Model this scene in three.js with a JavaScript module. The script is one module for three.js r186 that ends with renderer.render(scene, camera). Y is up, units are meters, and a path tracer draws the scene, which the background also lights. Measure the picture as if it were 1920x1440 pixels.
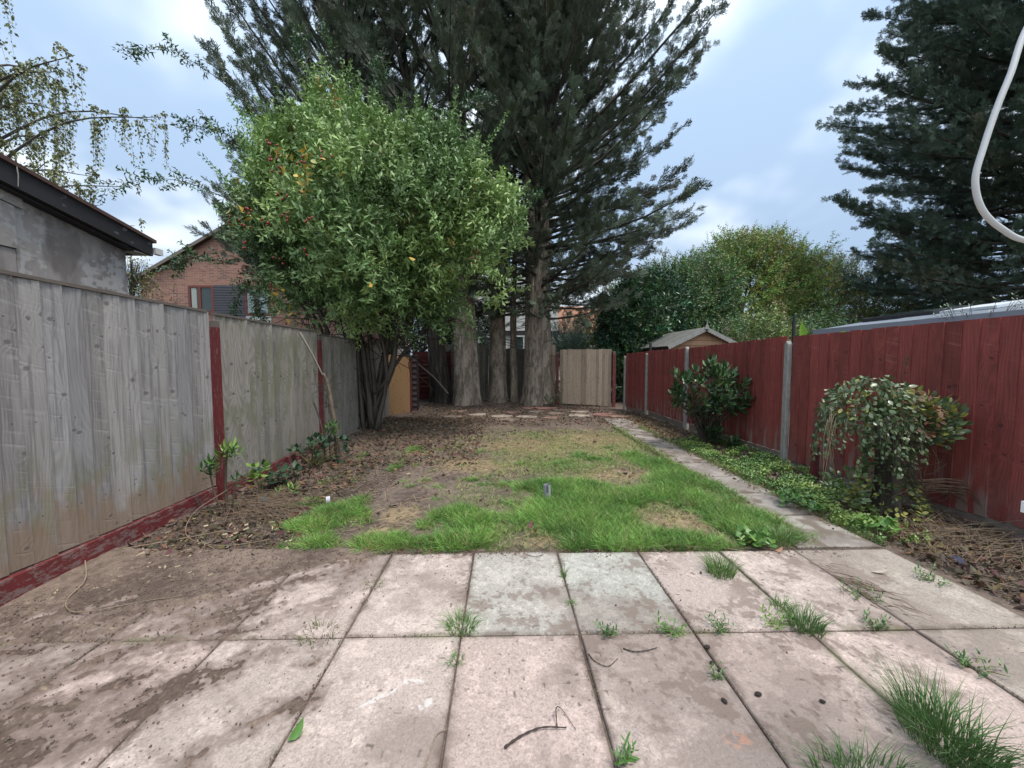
import * as THREE from 'three';
import { mergeGeometries, toCreasedNormals } from 'three/addons/utils/BufferGeometryUtils.js';

// ------------------------------------------------------------------ camera, sky, sun, exposure
const scene = new THREE.Scene();
const camera = new THREE.PerspectiveCamera(88.97, 4 / 3, 0.05, 900);
camera.position.set(0, 1.4, 0);
camera.rotation.order = 'YXZ';
camera.rotation.set(THREE.MathUtils.degToRad(-3.5), THREE.MathUtils.degToRad(-1.17), 0);

const renderer = new THREE.WebGLRenderer({ antialias: true });
renderer.toneMapping = THREE.LinearToneMapping;
renderer.toneMappingExposure = 2.05;
renderer.shadowMap.enabled = true;

const sun = new THREE.DirectionalLight(new THREE.Color(1.0, 0.93, 0.83), 1.5);
sun.position.set(9, 30, 7);
sun.target.position.set(0, 0, 0);
sun.castShadow = true;
sun.shadow.radius = 26;
sun.shadow.mapSize.set(2048, 2048);
Object.assign(sun.shadow.camera, { left: -30, right: 30, top: 36, bottom: -30, near: 1, far: 90 });
scene.add(sun, sun.target);

// ------------------------------------------------------------------ random numbers and noise
function rng(seed) {
  let a = seed >>> 0;
  return () => { a = (a + 0x6D2B79F5) | 0; let t = Math.imul(a ^ (a >>> 15), 1 | a); t = (t + Math.imul(t ^ (t >>> 7), 61 | t)) ^ t; return ((t ^ (t >>> 14)) >>> 0) / 4294967296; };
}
const PERM = new Float32Array(65536);
{ const r = rng(91); for (let i = 0; i < 65536; i++) PERM[i] = r(); }
const h2 = (x, y) => PERM[(Math.imul(x, 374761) + Math.imul(y, 668265) + Math.imul(x ^ (y << 3), 9277)) & 65535];
function vn(x, y) {
  const xi = Math.floor(x), yi = Math.floor(y); let fx = x - xi, fy = y - yi;
  fx = fx * fx * (3 - 2 * fx); fy = fy * fy * (3 - 2 * fy);
  const a = h2(xi, yi), b = h2(xi + 1, yi), c = h2(xi, yi + 1), d = h2(xi + 1, yi + 1);
  return a + (b - a) * fx + (c - a) * fy + (a - b - c + d) * fx * fy;
}
function fbm(x, y, o = 4) { let s = 0, a = 0.5, n = 0; for (let i = 0; i < o; i++) { s += a * vn(x, y); n += a; a *= 0.5; x = x * 2.03 + 17.1; y = y * 2.03 + 9.7; } return s / n; }
const clamp = (v, a = 0, b = 1) => v < a ? a : v > b ? b : v;
const ss = (a, b, v) => { const t = clamp((v - a) / (b - a)); return t * t * (3 - 2 * t); };
const lerp = (a, b, t) => a + (b - a) * t;
const mix3 = (a, b, t) => [lerp(a[0], b[0], t), lerp(a[1], b[1], t), lerp(a[2], b[2], t)];
const V = (x, y, z) => new THREE.Vector3(x, y, z);
const rgb = (r, g, b) => new THREE.Color().setRGB(r, g, b);

// ------------------------------------------------------------------ overcast sky, computed by direction
{
  const W = 1024, Hh = 512, data = new Float32Array(W * Hh * 4);
  const sd = V(9, 30, 7).normalize();
  for (let j = 0; j < Hh; j++) for (let i = 0; i < W; i++) {
    const el = ((j + 0.5) / Hh - 0.5) * Math.PI, az = ((i + 0.5) / W - 0.5) * 2 * Math.PI;
    const dy = Math.sin(el), dx = Math.cos(el) * Math.cos(az), dz = Math.cos(el) * Math.sin(az);
    const k = 1 / (Math.max(dy, 0) + 0.22), px = dx * k, pz = dz * k;
    const wx = fbm(px * 0.8 + 3, pz * 0.8 + 8, 3) * 1.6, wz = fbm(px * 0.8 + 31, pz * 0.8 + 4, 3) * 1.6;
    let c = 0.62 * fbm(px * 1.15 + wx + 5.3, pz * 1.15 + wz + 2.2, 5) + 0.38 * fbm(px * 3.1 + wx * 1.5, pz * 3.1 + wz * 1.5 + 7, 5);
    c = ss(0.36, 0.64, c);
    const glow = Math.pow(Math.max(0, dx * sd.x + dy * sd.y + dz * sd.z), 4);
    const thin = mix3([0.33, 0.445, 0.61], [0.88, 0.945, 0.99], c);          // blue-grey cloud base, brighter thin cloud
    const lum = 0.60 + 0.42 * Math.max(0, dy) + 0.18 * glow;   // overcast: brighter overhead than at the horizon
    const low = ss(-0.02, -0.25, dy);
    const o = (j * W + i) * 4;
    for (let q = 0; q < 3; q++) data[o + q] = lerp(thin[q] * lum, [0.10, 0.09, 0.08][q], low);
    data[o + 3] = 1;
  }
  const t = new THREE.DataTexture(data, W, Hh, THREE.RGBAFormat, THREE.FloatType);
  t.mapping = THREE.EquirectangularReflectionMapping; t.magFilter = t.minFilter = THREE.LinearFilter; t.needsUpdate = true;
  scene.background = t; scene.environment = t;
}

// ------------------------------------------------------------------ object helpers
const taken = new Map();
function numbered(n) { const k = taken.get(n) ?? 0; taken.set(n, k + 1); return k ? n + '_' + String(k).padStart(3, '0') : n; }
function tag(o, label, category, group) { o.userData.label = label; if (category) o.userData.category = category; if (group) o.userData.group = group; return o; }
function thing(name, label, category, p = [0, 0, 0], group) {
  const o = new THREE.Group(); o.name = numbered(name); o.position.set(...p); scene.add(o);
  return tag(o, label, category, group);
}
function part(name, geo, mat, parent) { const m = new THREE.Mesh(geo, mat); m.name = name; m.castShadow = m.receiveShadow = true; parent.add(m); return m; }
function single(name, geo, mat, label, category, group, p = [0, 0, 0]) {
  const m = new THREE.Mesh(geo, mat); m.name = numbered(name); m.castShadow = m.receiveShadow = true; m.position.set(...p); scene.add(m);
  return tag(m, label, category, group);
}
function structure(name, geo, mat) { const m = new THREE.Mesh(geo, mat); m.name = numbered(name); m.castShadow = m.receiveShadow = true; m.userData.kind = 'structure'; scene.add(m); return m; }
function stuffOf(name, geo, mat, items, parent, label, category) {      // items: {m: Matrix4, c: [r,g,b]}
  const im = new THREE.InstancedMesh(geo, mat, items.length); const col = new THREE.Color();
  items.forEach((it, i) => { im.setMatrixAt(i, it.m); if (it.c) im.setColorAt(i, col.setRGB(...it.c)); });
  im.instanceMatrix.needsUpdate = true; if (im.instanceColor) im.instanceColor.needsUpdate = true;
  im.castShadow = im.receiveShadow = true; im.userData.kind = 'stuff';
  if (parent) { im.name = name; parent.add(im); } else { im.name = numbered(name); scene.add(im); tag(im, label, category); }
  return im;
}
// ------------------------------------------------------------------ textures
const toS = v => { v = clamp(v); return (v <= 0.0031308 ? v * 12.92 : 1.055 * Math.pow(v, 1 / 2.4) - 0.055) * 255; };
function tex(w, h, fn, srgb = true) {
  const d = new Uint8Array(w * h * 4);
  for (let j = 0; j < h; j++) for (let i = 0; i < w; i++) {
    const c = fn((i + 0.5) / w, (j + 0.5) / h, i, j), o = (j * w + i) * 4;
    if (srgb) { d[o] = toS(c[0]); d[o + 1] = toS(c[1]); d[o + 2] = toS(c[2]); } else { d[o] = d[o + 1] = d[o + 2] = clamp(c) * 255; }
    d[o + 3] = 255;
  }
  const t = new THREE.DataTexture(d, w, h, THREE.RGBAFormat, THREE.UnsignedByteType);
  t.wrapS = t.wrapT = THREE.RepeatWrapping; t.magFilter = THREE.LinearFilter; t.minFilter = THREE.LinearMipmapLinearFilter; t.generateMipmaps = true;
  if (srgb) t.colorSpace = THREE.SRGBColorSpace; t.needsUpdate = true; return t;
}
const std = (o) => new THREE.MeshStandardMaterial(Object.assign({ roughness: 0.85, side: THREE.DoubleSide }, o));

// ------------------------------------------------------------------ geometry helpers
function geoFrom(pos, uv, idx, col) {
  const g = new THREE.BufferGeometry(); g.setAttribute('position', new THREE.Float32BufferAttribute(pos, 3));
  g.setAttribute('uv', new THREE.Float32BufferAttribute(uv ?? new Array(pos.length / 3 * 2).fill(0), 2));
  if (col) g.setAttribute('color', new THREE.Float32BufferAttribute(col, 3));
  if (idx) g.setIndex(idx); g.computeVertexNormals(); return g;
}
function box(w, h, d, x = 0, y = 0, z = 0) { const g = new THREE.BoxGeometry(w, h, d); g.translate(x, y, z); return g; }
// chamfered block lying in xz, uv by world metres through fn(x,z)
function limb(pts, radii, seg = 6, uvs = 1) {
  const pos = [], uv = [], idx = [], n = pts.length; let len = 0;
  let up = V(0.31, 0.2, 0.93).normalize();
  for (let i = 0; i < n; i++) {
    const t = pts[Math.min(i + 1, n - 1)].clone().sub(pts[Math.max(i - 1, 0)]).normalize();
    const a = up.clone().sub(t.clone().multiplyScalar(up.dot(t))).normalize(), b = t.clone().cross(a); up = a;
    if (i) len += pts[i].distanceTo(pts[i - 1]);
    for (let s = 0; s <= seg; s++) {
      const an = s / seg * Math.PI * 2, r = radii[i], c = Math.cos(an) * r, q = Math.sin(an) * r;
      pos.push(pts[i].x + a.x * c + b.x * q, pts[i].y + a.y * c + b.y * q, pts[i].z + a.z * c + b.z * q); uv.push(s / seg * uvs, len);
    }
  }
  for (let i = 0; i < n - 1; i++) for (let s = 0; s < seg; s++) { const k = i * (seg + 1) + s; idx.push(k, k + 1, k + seg + 1, k + 1, k + seg + 2, k + seg + 1); }
  const e = (n - 1) * (seg + 1); for (let s = 1; s < seg - 1; s++) { idx.push(e, e + s, e + s + 1); idx.push(0, s + 1, s); }
  return geoFrom(pos, uv, idx);
}
function curvePts(list, n) { const c = new THREE.CatmullRomCurve3(list.map(p => Array.isArray(p) ? V(...p) : p)); return c.getPoints(n); }
function leafGeo(len, wid, fold = 0.25, droop = 0.2) {             // pointed leaf along +y, folded at the midrib, bending to +z
  const prof = [0, 0.75, 1, 0.72, 0]; const pos = [], idx = []; const n = prof.length;
  for (let i = 0; i < n; i++) {
    const t = i / (n - 1), y = t * len, w = prof[i] * wid / 2, z = -droop * len * t * t;
    pos.push(-w, y, z + fold * w, 0, y, z, w, y, z + fold * w);
  }
  for (let i = 0; i < n - 1; i++) { const k = i * 3; if (i === 0) idx.push(k + 1, k + 4, k + 3, k + 1, k + 5, k + 4); else if (i === n - 2) idx.push(k, k + 1, k + 4, k + 1, k + 2, k + 4); else idx.push(k, k + 1, k + 4, k, k + 4, k + 3, k + 1, k + 2, k + 5, k + 1, k + 5, k + 4); }
  return geoFrom(pos, null, idx);
}
function leafSmall(len, wid, fold = 0.3, droop = 0.25) {           // four triangles
  const pos = [0, 0, 0, -wid / 2, len * 0.45, fold * wid / 2, 0, len * 0.5, -droop * len * 0.25, wid / 2, len * 0.45, fold * wid / 2, 0, len, -droop * len];
  return geoFrom(pos, null, [0, 2, 1, 0, 3, 2, 1, 2, 4, 2, 3, 4]);
}
const UPY = V(0, 1, 0);
function mat4(p, dir, roll, s) {                                     // +y of the geometry along dir
  const q = new THREE.Quaternion().setFromUnitVectors(UPY, dir.clone().normalize());
  q.multiply(new THREE.Quaternion().setFromAxisAngle(UPY, roll));
  return new THREE.Matrix4().compose(p, q, typeof s === 'number' ? V(s, s, s) : s);
}
function twigGeo(seed, n, len, leafL, leafW, spread = 1, droop = 0.3) { // a shoot with alternate leaves, +y
  const r = rng(seed), gs = [];
  gs.push(limb([V(0, 0, 0), V(0.012, len * 0.5, 0.01), V(0, len * 0.98, 0)], [0.0035, 0.0028, 0.001], 3));
  for (let i = 0; i < n; i++) {
    const t = 0.12 + 0.88 * i / (n - 1), a = i * 2.4 + r() * 0.7, sc = (0.7 + 0.5 * r()) * (t > 0.9 ? 0.7 : 1);
    const g = leafSmall(leafL * sc, leafW * sc, 0.35, droop * (0.5 + r()));
    const out = V(Math.cos(a) * spread, 0.55 + 0.6 * t * r(), Math.sin(a) * spread);
    g.applyMatrix4(mat4(V(0, len * t, 0), out, a + (r() - 0.5) * 1.2, 1)); gs.push(g);
  }
  return mergeGeometries(gs.map(g => { g = g.index ? g.toNonIndexed() : g; return g; }));
}
const rdir = (r) => { const z = r() * 2 - 1, a = r() * 6.2832, s = Math.sqrt(1 - z * z); return V(s * Math.cos(a), z, s * Math.sin(a)); };
// ================================================================== MATERIALS
// one sheet holds eight board faces side by side: growth rings, knots, saw marks, stains
const BOARDS = 8;
function woodSheet(seed, P) {
  const r = rng(seed), strips = [];
  for (let s = 0; s < BOARDS; s++) {
    const knots = []; const nk = P.knots + Math.floor(r() * 3);
    for (let k = 0; k < nk; k++) knots.push([r(), r(), 0.03 + r() * 0.055, r() < 0.5 ? 1 : -1]);
    strips.push({ cx: r() * 1.6 - 0.3, yc: r(), k: 0.3 + r() * 0.9, f: 7 + r() * 7, tone: (r() - 0.5) * P.vary, warm: r(), knots, ofs: r() * 50, saw: r(), nail: 0.35 + r() * 0.3 });
  }
  const grain = (u, v) => {
    const s = Math.min(BOARDS - 1, Math.floor(u * BOARDS)), S = strips[s], x = u * BOARDS - s, y = v;
    let w = 0, kn = 0;
    for (const [kx, ky, kr, sg] of S.knots) {
      const dx = x - kx, dy = (y - ky) * 14, d2 = dx * dx + dy * dy;
      w += sg * 0.5 * Math.exp(-d2 / (kr * 6) / 0.35) * Math.sign(dx || 1);
      kn = Math.max(kn, 1 - Math.sqrt(d2) / (kr * 2.2));
    }
    const q = (y - S.yc) * S.k * 3;
    const rr = Math.sqrt((x - S.cx) ** 2 + q * q * 0.35) + w * 0.35 + 0.35 * (fbm(x * 1.5 + S.ofs, y * 5 + S.ofs, 3) - 0.5);
    const ring = 0.5 + 0.5 * Math.sin(rr * S.f * 6.283 * 0.8);
    const fibre = vn(x * 60 + S.ofs, y * 9) * 0.6 + vn(x * 140, y * 22 + S.ofs) * 0.4;
    const saw = S.saw > 0.35 ? ss(0.68, 0.95, vn(S.ofs + x * 0.8, y * 150 + x * 4)) * vn(x * 3 + S.ofs, y * 9) : 0;
    return { S, s, x, y, ring, fibre, kn: ss(0, 0.55, kn), saw };
  };
  const map = tex(1024, 1024, (u, v) => P.color(grain(u, v)));
  const bump = tex(1024, 1024, (u, v) => { const g = grain(u, v); const e = Math.min(g.x, 1 - g.x); return 0.55 + 0.16 * (g.ring - 0.5) + 0.3 * (g.fibre - 0.5) - 0.3 * g.kn - 0.35 * g.saw - 0.2 * ss(0.03, 0, e); }, false);
  return std({ map, bumpMap: bump, bumpScale: P.bump ?? 0.003, roughness: P.rough ?? 0.88 });
}
const nailDot = (g) => { let n = 0; for (const ny of [0.16, 0.5, 0.86]) { const dx = (g.x - g.S.nail) * 0.12, dy = (g.y - ny) * 1.8; n = Math.max(n, ss(0.0055, 0.0025, Math.sqrt(dx * dx + dy * dy))); } return n; };
const M = {};
M.greyWood = woodSheet(3, { knots: 3, vary: 0.2, bump: 0.004, color: (g) => {
  let c = mix3([0.345, 0.335, 0.34], [0.235, 0.225, 0.235], g.ring * 0.38 + g.fibre * 0.5);
  c = mix3(c, [0.30, 0.265, 0.225], 0.3 * ss(0.35, 0.8, g.S.warm));
  { const dk = fbm(g.x * 9 + g.S.ofs, g.y * 5 + g.S.ofs, 5); c = mix3(c, [0.15, 0.14, 0.15], 0.55 * ss(0.52, 0.66, dk)); c = mix3(c, [0.37, 0.355, 0.345], 0.3 * ss(0.44, 0.32, dk)); }
  c = c.map(v => v * (1 + g.S.tone * 2.2) * (0.86 + 0.28 * fbm(g.x * 2 + g.S.ofs, g.y * 7, 3)));
  c = mix3(c, [0.42, 0.405, 0.40], g.saw * 0.38);
  const n1 = fbm(g.s * 1.0 + g.x + 4, g.y * 6 + 3, 4), n2 = fbm((g.s + g.x) * 1.7, g.y * 11 + 9, 4);
  c = mix3(c, [0.165, 0.17, 0.10], 0.5 * ss(0.47, 0.62, n1) * ss(0.46, 0.18, g.y + (n2 - 0.5) * 0.3) * ss(0.02, 0.12, g.y));      // algae
  c = mix3(c, [0.23, 0.155, 0.10], 0.75 * ss(0.27, 0.04, g.y + (n2 - 0.5) * 0.34));                                                     // damp brown foot of the boards
  c = mix3(c, [0.115, 0.10, 0.095], g.kn * 0.75); return mix3(c, [0.05, 0.045, 0.045], nailDot(g));
} });
M.oldWood = woodSheet(13, { knots: 3, vary: 0.2, bump: 0.004, color: (g) => {
  let c = mix3([0.29, 0.265, 0.24], [0.165, 0.15, 0.138], g.ring * 0.55 + g.fibre * 0.45);
  c = c.map(v => v * (1 + g.S.tone * 2) * (0.8 + 0.4 * fbm(g.x * 2 + g.S.ofs, g.y * 6, 3)));
  const n1 = fbm((g.s + g.x) * 1.3, g.y * 5 + 3, 4);
  c = mix3(c, [0.14, 0.145, 0.08], 0.55 * ss(0.48, 0.66, n1));
  c = mix3(c, [0.075, 0.065, 0.06], g.kn * 0.75); return mix3(c, [0.05, 0.045, 0.045], nailDot(g));
} });
M.redWood = woodSheet(7, { knots: 2, vary: 0.26, bump: 0.003, rough: 0.72, color: (g) => {
  let c = mix3([0.27, 0.060, 0.050], [0.135, 0.031, 0.028], g.ring * 0.4 + g.fibre * 0.5);
  c = c.map(v => v * (1 + g.S.tone * 2.4) * (0.75 + 0.5 * fbm(g.x * 3 + g.S.ofs, g.y * 9, 3)));
  c = mix3(c, [0.33, 0.13, 0.11], g.saw * 0.7);
  const n2 = fbm((g.s + g.x) * 2.4 + 7, g.y * 5 + 2, 4);
  const worn = ss(0.44, 0.60, n2 + 0.16 * (g.fibre - 0.5)) * ss(0.34, 0.05, g.y + (n2 - 0.5) * 0.2) * (g.S.warm > 0.35 ? 1 : 0.25);
  c = mix3(c, [0.25, 0.205, 0.18], 0.8 * worn);                                                                                         // stain worn off to grey wood
  return mix3(c, [0.04, 0.01, 0.012], g.kn * 0.6);
} });
M.paleWood = woodSheet(11, { knots: 6, vary: 0.24, bump: 0.002, color: (g) => {
  let c = mix3([0.52, 0.41, 0.31], [0.36, 0.265, 0.195], g.ring * 0.5 + g.fibre * 0.3);
  c = c.map(v => v * (1 + g.S.tone * 2) * (0.85 + 0.3 * fbm(g.x * 2 + g.S.ofs, g.y * 6, 3)));
  return mix3(c, [0.14, 0.085, 0.055], g.kn * 0.8);
} });
M.orangeWood = woodSheet(17, { knots: 6, vary: 0.05, bump: 0.002, color: (g) => {
  let c = mix3([0.36, 0.215, 0.10], [0.22, 0.125, 0.06], g.ring * 0.5 + g.fibre * 0.3);
  return mix3(c, [0.10, 0.05, 0.025], g.kn * 0.85);
} });
const grainTile = tex(256, 256, (u, v) => { const f = 0.6 * vn(u * 40, v * 5) + 0.4 * vn(u * 90, v * 14); const k = 0.7 + 0.5 * f; return [k, k, k]; });
const flakes = tex(512, 512, (u, v) => { const n = fbm(u * 70, v * 16, 4), m = fbm(u * 170 + 4, v * 60, 3); const t = ss(0.60, 0.68, n * 0.6 + m * 0.4); const c = mix3([0.150, 0.020, 0.022], [0.095, 0.014, 0.017], fbm(u * 14, v * 5 + 3, 3)); return mix3(c, [0.30, 0.22, 0.205], t * 0.55); });
M.redPost = std({ map: flakes, roughness: 0.7 });
const flakes2 = tex(512, 512, (u, v) => { const n = fbm(u * 22 + 8, v * 40, 4), m = fbm(u * 110 + 4, v * 150, 3); const t = ss(0.50, 0.60, n * 0.6 + m * 0.4); const c = mix3([0.165, 0.022, 0.024], [0.10, 0.014, 0.017], fbm(u * 14, v * 5 + 3, 3)); return mix3(c, mix3([0.24, 0.18, 0.165], [0.19, 0.165, 0.155], m), t * 0.7); });
M.redGravel = std({ map: flakes2, roughness: 0.75 });
const concT = tex(512, 512, (u, v, i, j) => { const n = fbm(u * 8, v * 8, 4), s = h2(i >> 1, j >> 1), s2 = vn(u * 150, v * 150); let k = 0.6 + 0.5 * n + 0.35 * (s2 - 0.5); const c = mix3([0.30, 0.28, 0.265], [0.40, 0.375, 0.35], s); return c.map(q => q * k); });
M.concrete = std({ map: concT, roughness: 0.92 });
const renderT = tex(1024, 512, (u, v, i, j) => {
  const n = fbm(u * 9, v * 5, 5), m = fbm(u * 40 + 3, v * 10 + 3, 4), st = fbm(u * 30 + 9, v * 3, 4), sp = fbm(u * 60, v * 60, 2);
  let c = mix3([0.30, 0.275, 0.265], [0.19, 0.168, 0.165], ss(0.35, 0.65, n * 0.6 + m * 0.4));
  c = mix3(c, [0.41, 0.40, 0.40], 0.7 * ss(0.54, 0.66, st * 0.6 + sp * 0.4)); c = mix3(c, [0.115, 0.095, 0.09], 0.6 * ss(0.58, 0.70, fbm(u * 16 + 2, v * 5 + 7, 5)));
  return c;
});
M.cement = std({ map: renderT, roughness: 0.93, bumpMap: renderT, bumpScale: 0.002 });
M.fascia = std({ map: tex(256, 256, (u, v) => { const k = 0.6 + 0.7 * fbm(u * 9, v * 26, 4); const w = ss(0.72, 0.78, fbm(u * 40, v * 40, 3)); return mix3([0.018 * k, 0.017 * k, 0.022 * k], [0.16, 0.16, 0.17], w * 0.6); }), roughness: 0.65 });
M.barkGrey = (() => {
  const f = (u, v) => { const a = fbm(u * 12 + 1.5 * fbm(u * 4, v * 3, 2), v * 3, 4), b = fbm(u * 44, v * 12, 3); return a * 0.65 + b * 0.35; };
  const map = tex(512, 512, (u, v) => { const k = f(u, v); let c = mix3([0.165, 0.128, 0.10], [0.42, 0.345, 0.275], ss(0.28, 0.62, k)); return mix3(c, [0.17, 0.17, 0.11], 0.35 * ss(0.5, 0.7, fbm(u * 5 + 7, v * 5, 3))); });
  return std({ map, bumpMap: tex(512, 512, f, false), bumpScale: 0.012, roughness: 0.95 });
})();
M.barkDark = std({ map: tex(256, 256, (u, v) => { const k = fbm(u * 18, v * 3, 4); return mix3([0.035, 0.028, 0.024], [0.12, 0.10, 0.085], ss(0.3, 0.7, k)); }), roughness: 0.95 });
M.twigWood = std({ color: rgb(0.07, 0.052, 0.04), roughness: 0.95 });
M.birchBark = std({ map: tex(256, 256, (u, v) => { const k = ss(0.6, 0.7, fbm(u * 6, v * 30, 4)); return mix3([0.42, 0.40, 0.37], [0.08, 0.07, 0.06], k); }), roughness: 0.8 });
const leafMat = (o = {}) => new THREE.MeshPhysicalMaterial(Object.assign({ color: 0xffffff, roughness: 0.48, transmission: 0.22, thickness: 0, side: THREE.DoubleSide }, o));
M.leaf = leafMat();
M.leafGloss = leafMat({ roughness: 0.3, transmission: 0.1 });
M.needle = std({ roughness: 0.75 });
M.grass = leafMat({ roughness: 0.5, transmission: 0.3 });
M.dry = std({ roughness: 0.9 });

// ================================================================== GROUND
const ground = structure('ground', (() => { const g = new THREE.PlaneGeometry(900, 900, 1, 1); g.rotateX(-Math.PI / 2); g.translate(0, -0.12, 0); return g; })(),
  std({ color: rgb(0.07, 0.075, 0.045), roughness: 1 }));

// where the lawn is lush / short / straw / bare, in metres
const lush = [[-1.5, -3.25, 0.34, 0.5, 1], [-0.75, -2.93, 0.72, 0.15, 1.1], [-0.42, -3.42, 0.36, 0.32, 1], [0.75, -3.35, 0.62, 0.62, 1.25], [0.55, -4.35, 0.62, 0.35, 1], [1.0, -3.0, 0.5, 0.25, 0.8],
  [1.95, -3.35, 0.42, 0.5, 1.1], [2.02, -4.3, 0.4, 0.7, 1.0], [1.5, -4.0, 0.4, 0.3, 0.8], [1.35, -2.93, 0.45, 0.14, 0.9], [2.0, -5.4, 0.35, 0.6, 0.5], [1.0, -3.9, 0.5, 0.3, 0.7], [0.25, -3.5, 0.25, 0.5, 0.55], [1.25,-5.2,.5,.4,.35],
  [1.52, -3.32, 0.30, 0.30, -2.0], [1.28, -4.72, 0.42, 0.26, -1.6], [0.25, -3.0, 0.22, 0.2, -2.0], [-0.95, -3.55, 0.26, 0.26, -1.6], [-0.02, -4.0, 0.3, 0.2, -0.8], [1.9, -2.95, 0.2, 0.1, -0.6], [-1.02, -3.18, 0.2, 0.11, -1.1], [-0.6, -3.1, 0.17, 0.1, -1.0], [1.05, -3.65, 0.14, 0.1, -0.7]];
function blob(list, x, z) { let s = 0; for (const [a, b, rx, rz, k] of list) { const d = ((x - a) / rx) ** 2 + ((z - b) / rz) ** 2; if (d < 6) s += k * Math.exp(-d * 1.1); } return s; }
const lushAt = (x, z) => (z > -2.80 + 0.12 * (vn(x * 9, 3) - 0.35) || x > 2.38) ? 0 : clamp((blob(lush, x, z) + (fbm(x * 4.2, z * 4.2, 4) - 0.5) * 1.9 - 0.34) * 1.5);
const shortAt = (x, z) => { if (z > -2.82 || x > 2.36) return 0; const b = ss(-1.1, 1.1, x + (fbm(x * 1.3 + 5, z * 1.3, 3) - 0.5) * 1.6) * ss(-8.2, -6.6, z + (fbm(x + 3, z + 9, 3) - 0.5) * 1.5); return clamp(b * (0.18 + 1.35 * (fbm(x * 1.9 + 2, z * 1.9, 4) - 0.25))); };
const straws = [[-0.95, -3.55, 0.22, 0.24], [-1.02, -3.18, 0.2, 0.12], [1.52, -3.32, 0.34, 0.32], [1.28, -4.72, 0.5, 0.3], [0.27, -2.98, 0.2, 0.1], [0.4, -6.4, 0.9, 0.6], [1.6, -6.9, 0.8, 0.7], [-0.4, -5.2, 0.6, 0.4], [3.1, -8.3, 0.45, 1.3], [3.45, -2.85, 0.5, 0.35], [-1.3, -5.9, 0.3, 0.2], [1.1, -3.02, 0.15, 0.08]];
const strawAt = (x, z) => { let s = 0; for (const [a, b, rx, rz] of straws) s = Math.max(s, Math.exp(-(((x - a) / rx) ** 2 + ((z - b) / rz) ** 2) * 1.2)); return s; };

function soilH(x, z) {
  let h = -0.022 + 0.022 * (fbm(x * 2.2, z * 2.2, 3) - 0.5) + 0.012 * (fbm(x * 14, z * 14, 3) - 0.5);
  h += 0.07 * ss(-1.9, -2.9, x) * ss(-2.3, -3.0, z) * fbm(x * 1.5 + 4, z * 1.5, 3);
  h += 0.05 * ss(2.95, 3.7, x) * ss(-2.0, -3.0, z) * fbm(x * 2 + 9, z * 2, 3);
  h += 0.05 * ss(-1.6, -3.1, x) * ss(-8.5, -11.5, z);
  const pat = ss(-2.78, -2.70, z); h = lerp(h, -0.016 + 0.006 * fbm(x * 9, z * 9, 2), pat * (x < 2.86 ? 1 : 0));
  if (x > 2.18 && x < 2.92 && z > -9.2) h = lerp(h, -0.020, 0.9);
  return h;
}
const soilTex = tex(2048, 2048, (u, v, i, j) => {
  const x = -4.2 + u * 9.2, z = -15 + v * 15.6;
  const n = fbm(x * 3, z * 3, 5), f = fbm(x * 26, z * 26, 3), s = h2(i, j);
  let c = mix3([0.085, 0.060, 0.048], [0.18, 0.135, 0.108], ss(0.3, 0.7, n * 0.55 + f * 0.45));
  c = c.map(q => q * (0.75 + 0.5 * s));
  const sh = shortAt(x, z); c = mix3(c, [0.19, 0.165, 0.095], 0.6 * sh * (0.5 + f));
  const st = strawAt(x, z); c = mix3(c, [0.34, 0.25, 0.15], 0.75 * ss(0.25, 0.75, st) * ss(0.3, 0.7, f + 0.1));
  const fl = vn(x * 95, z * 95); if (fl > 0.86) c = mix3(c, [0.34, 0.27, 0.19], 0.55 * ss(0.86, 0.97, fl));
  return c;
});
structure('garden_soil', (() => {
  const nx = 230, nz = 390, pos = [], uv = [], idx = [];
  for (let j = 0; j <= nz; j++) for (let i = 0; i <= nx; i++) { const x = -4.2 + 9.2 * i / nx, z = -15 + 15.6 * j / nz; pos.push(x, soilH(x, z), z); uv.push(i / nx, j / nz); }
  for (let j = 0; j < nz; j++) for (let i = 0; i < nx; i++) { const k = j * (nx + 1) + i; idx.push(k, k + nx + 1, k + 1, k + 1, k + nx + 1, k + nx + 2); }
  return geoFrom(pos, uv, idx);
})(), std({ map: soilTex, roughness: 1 }));

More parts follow.
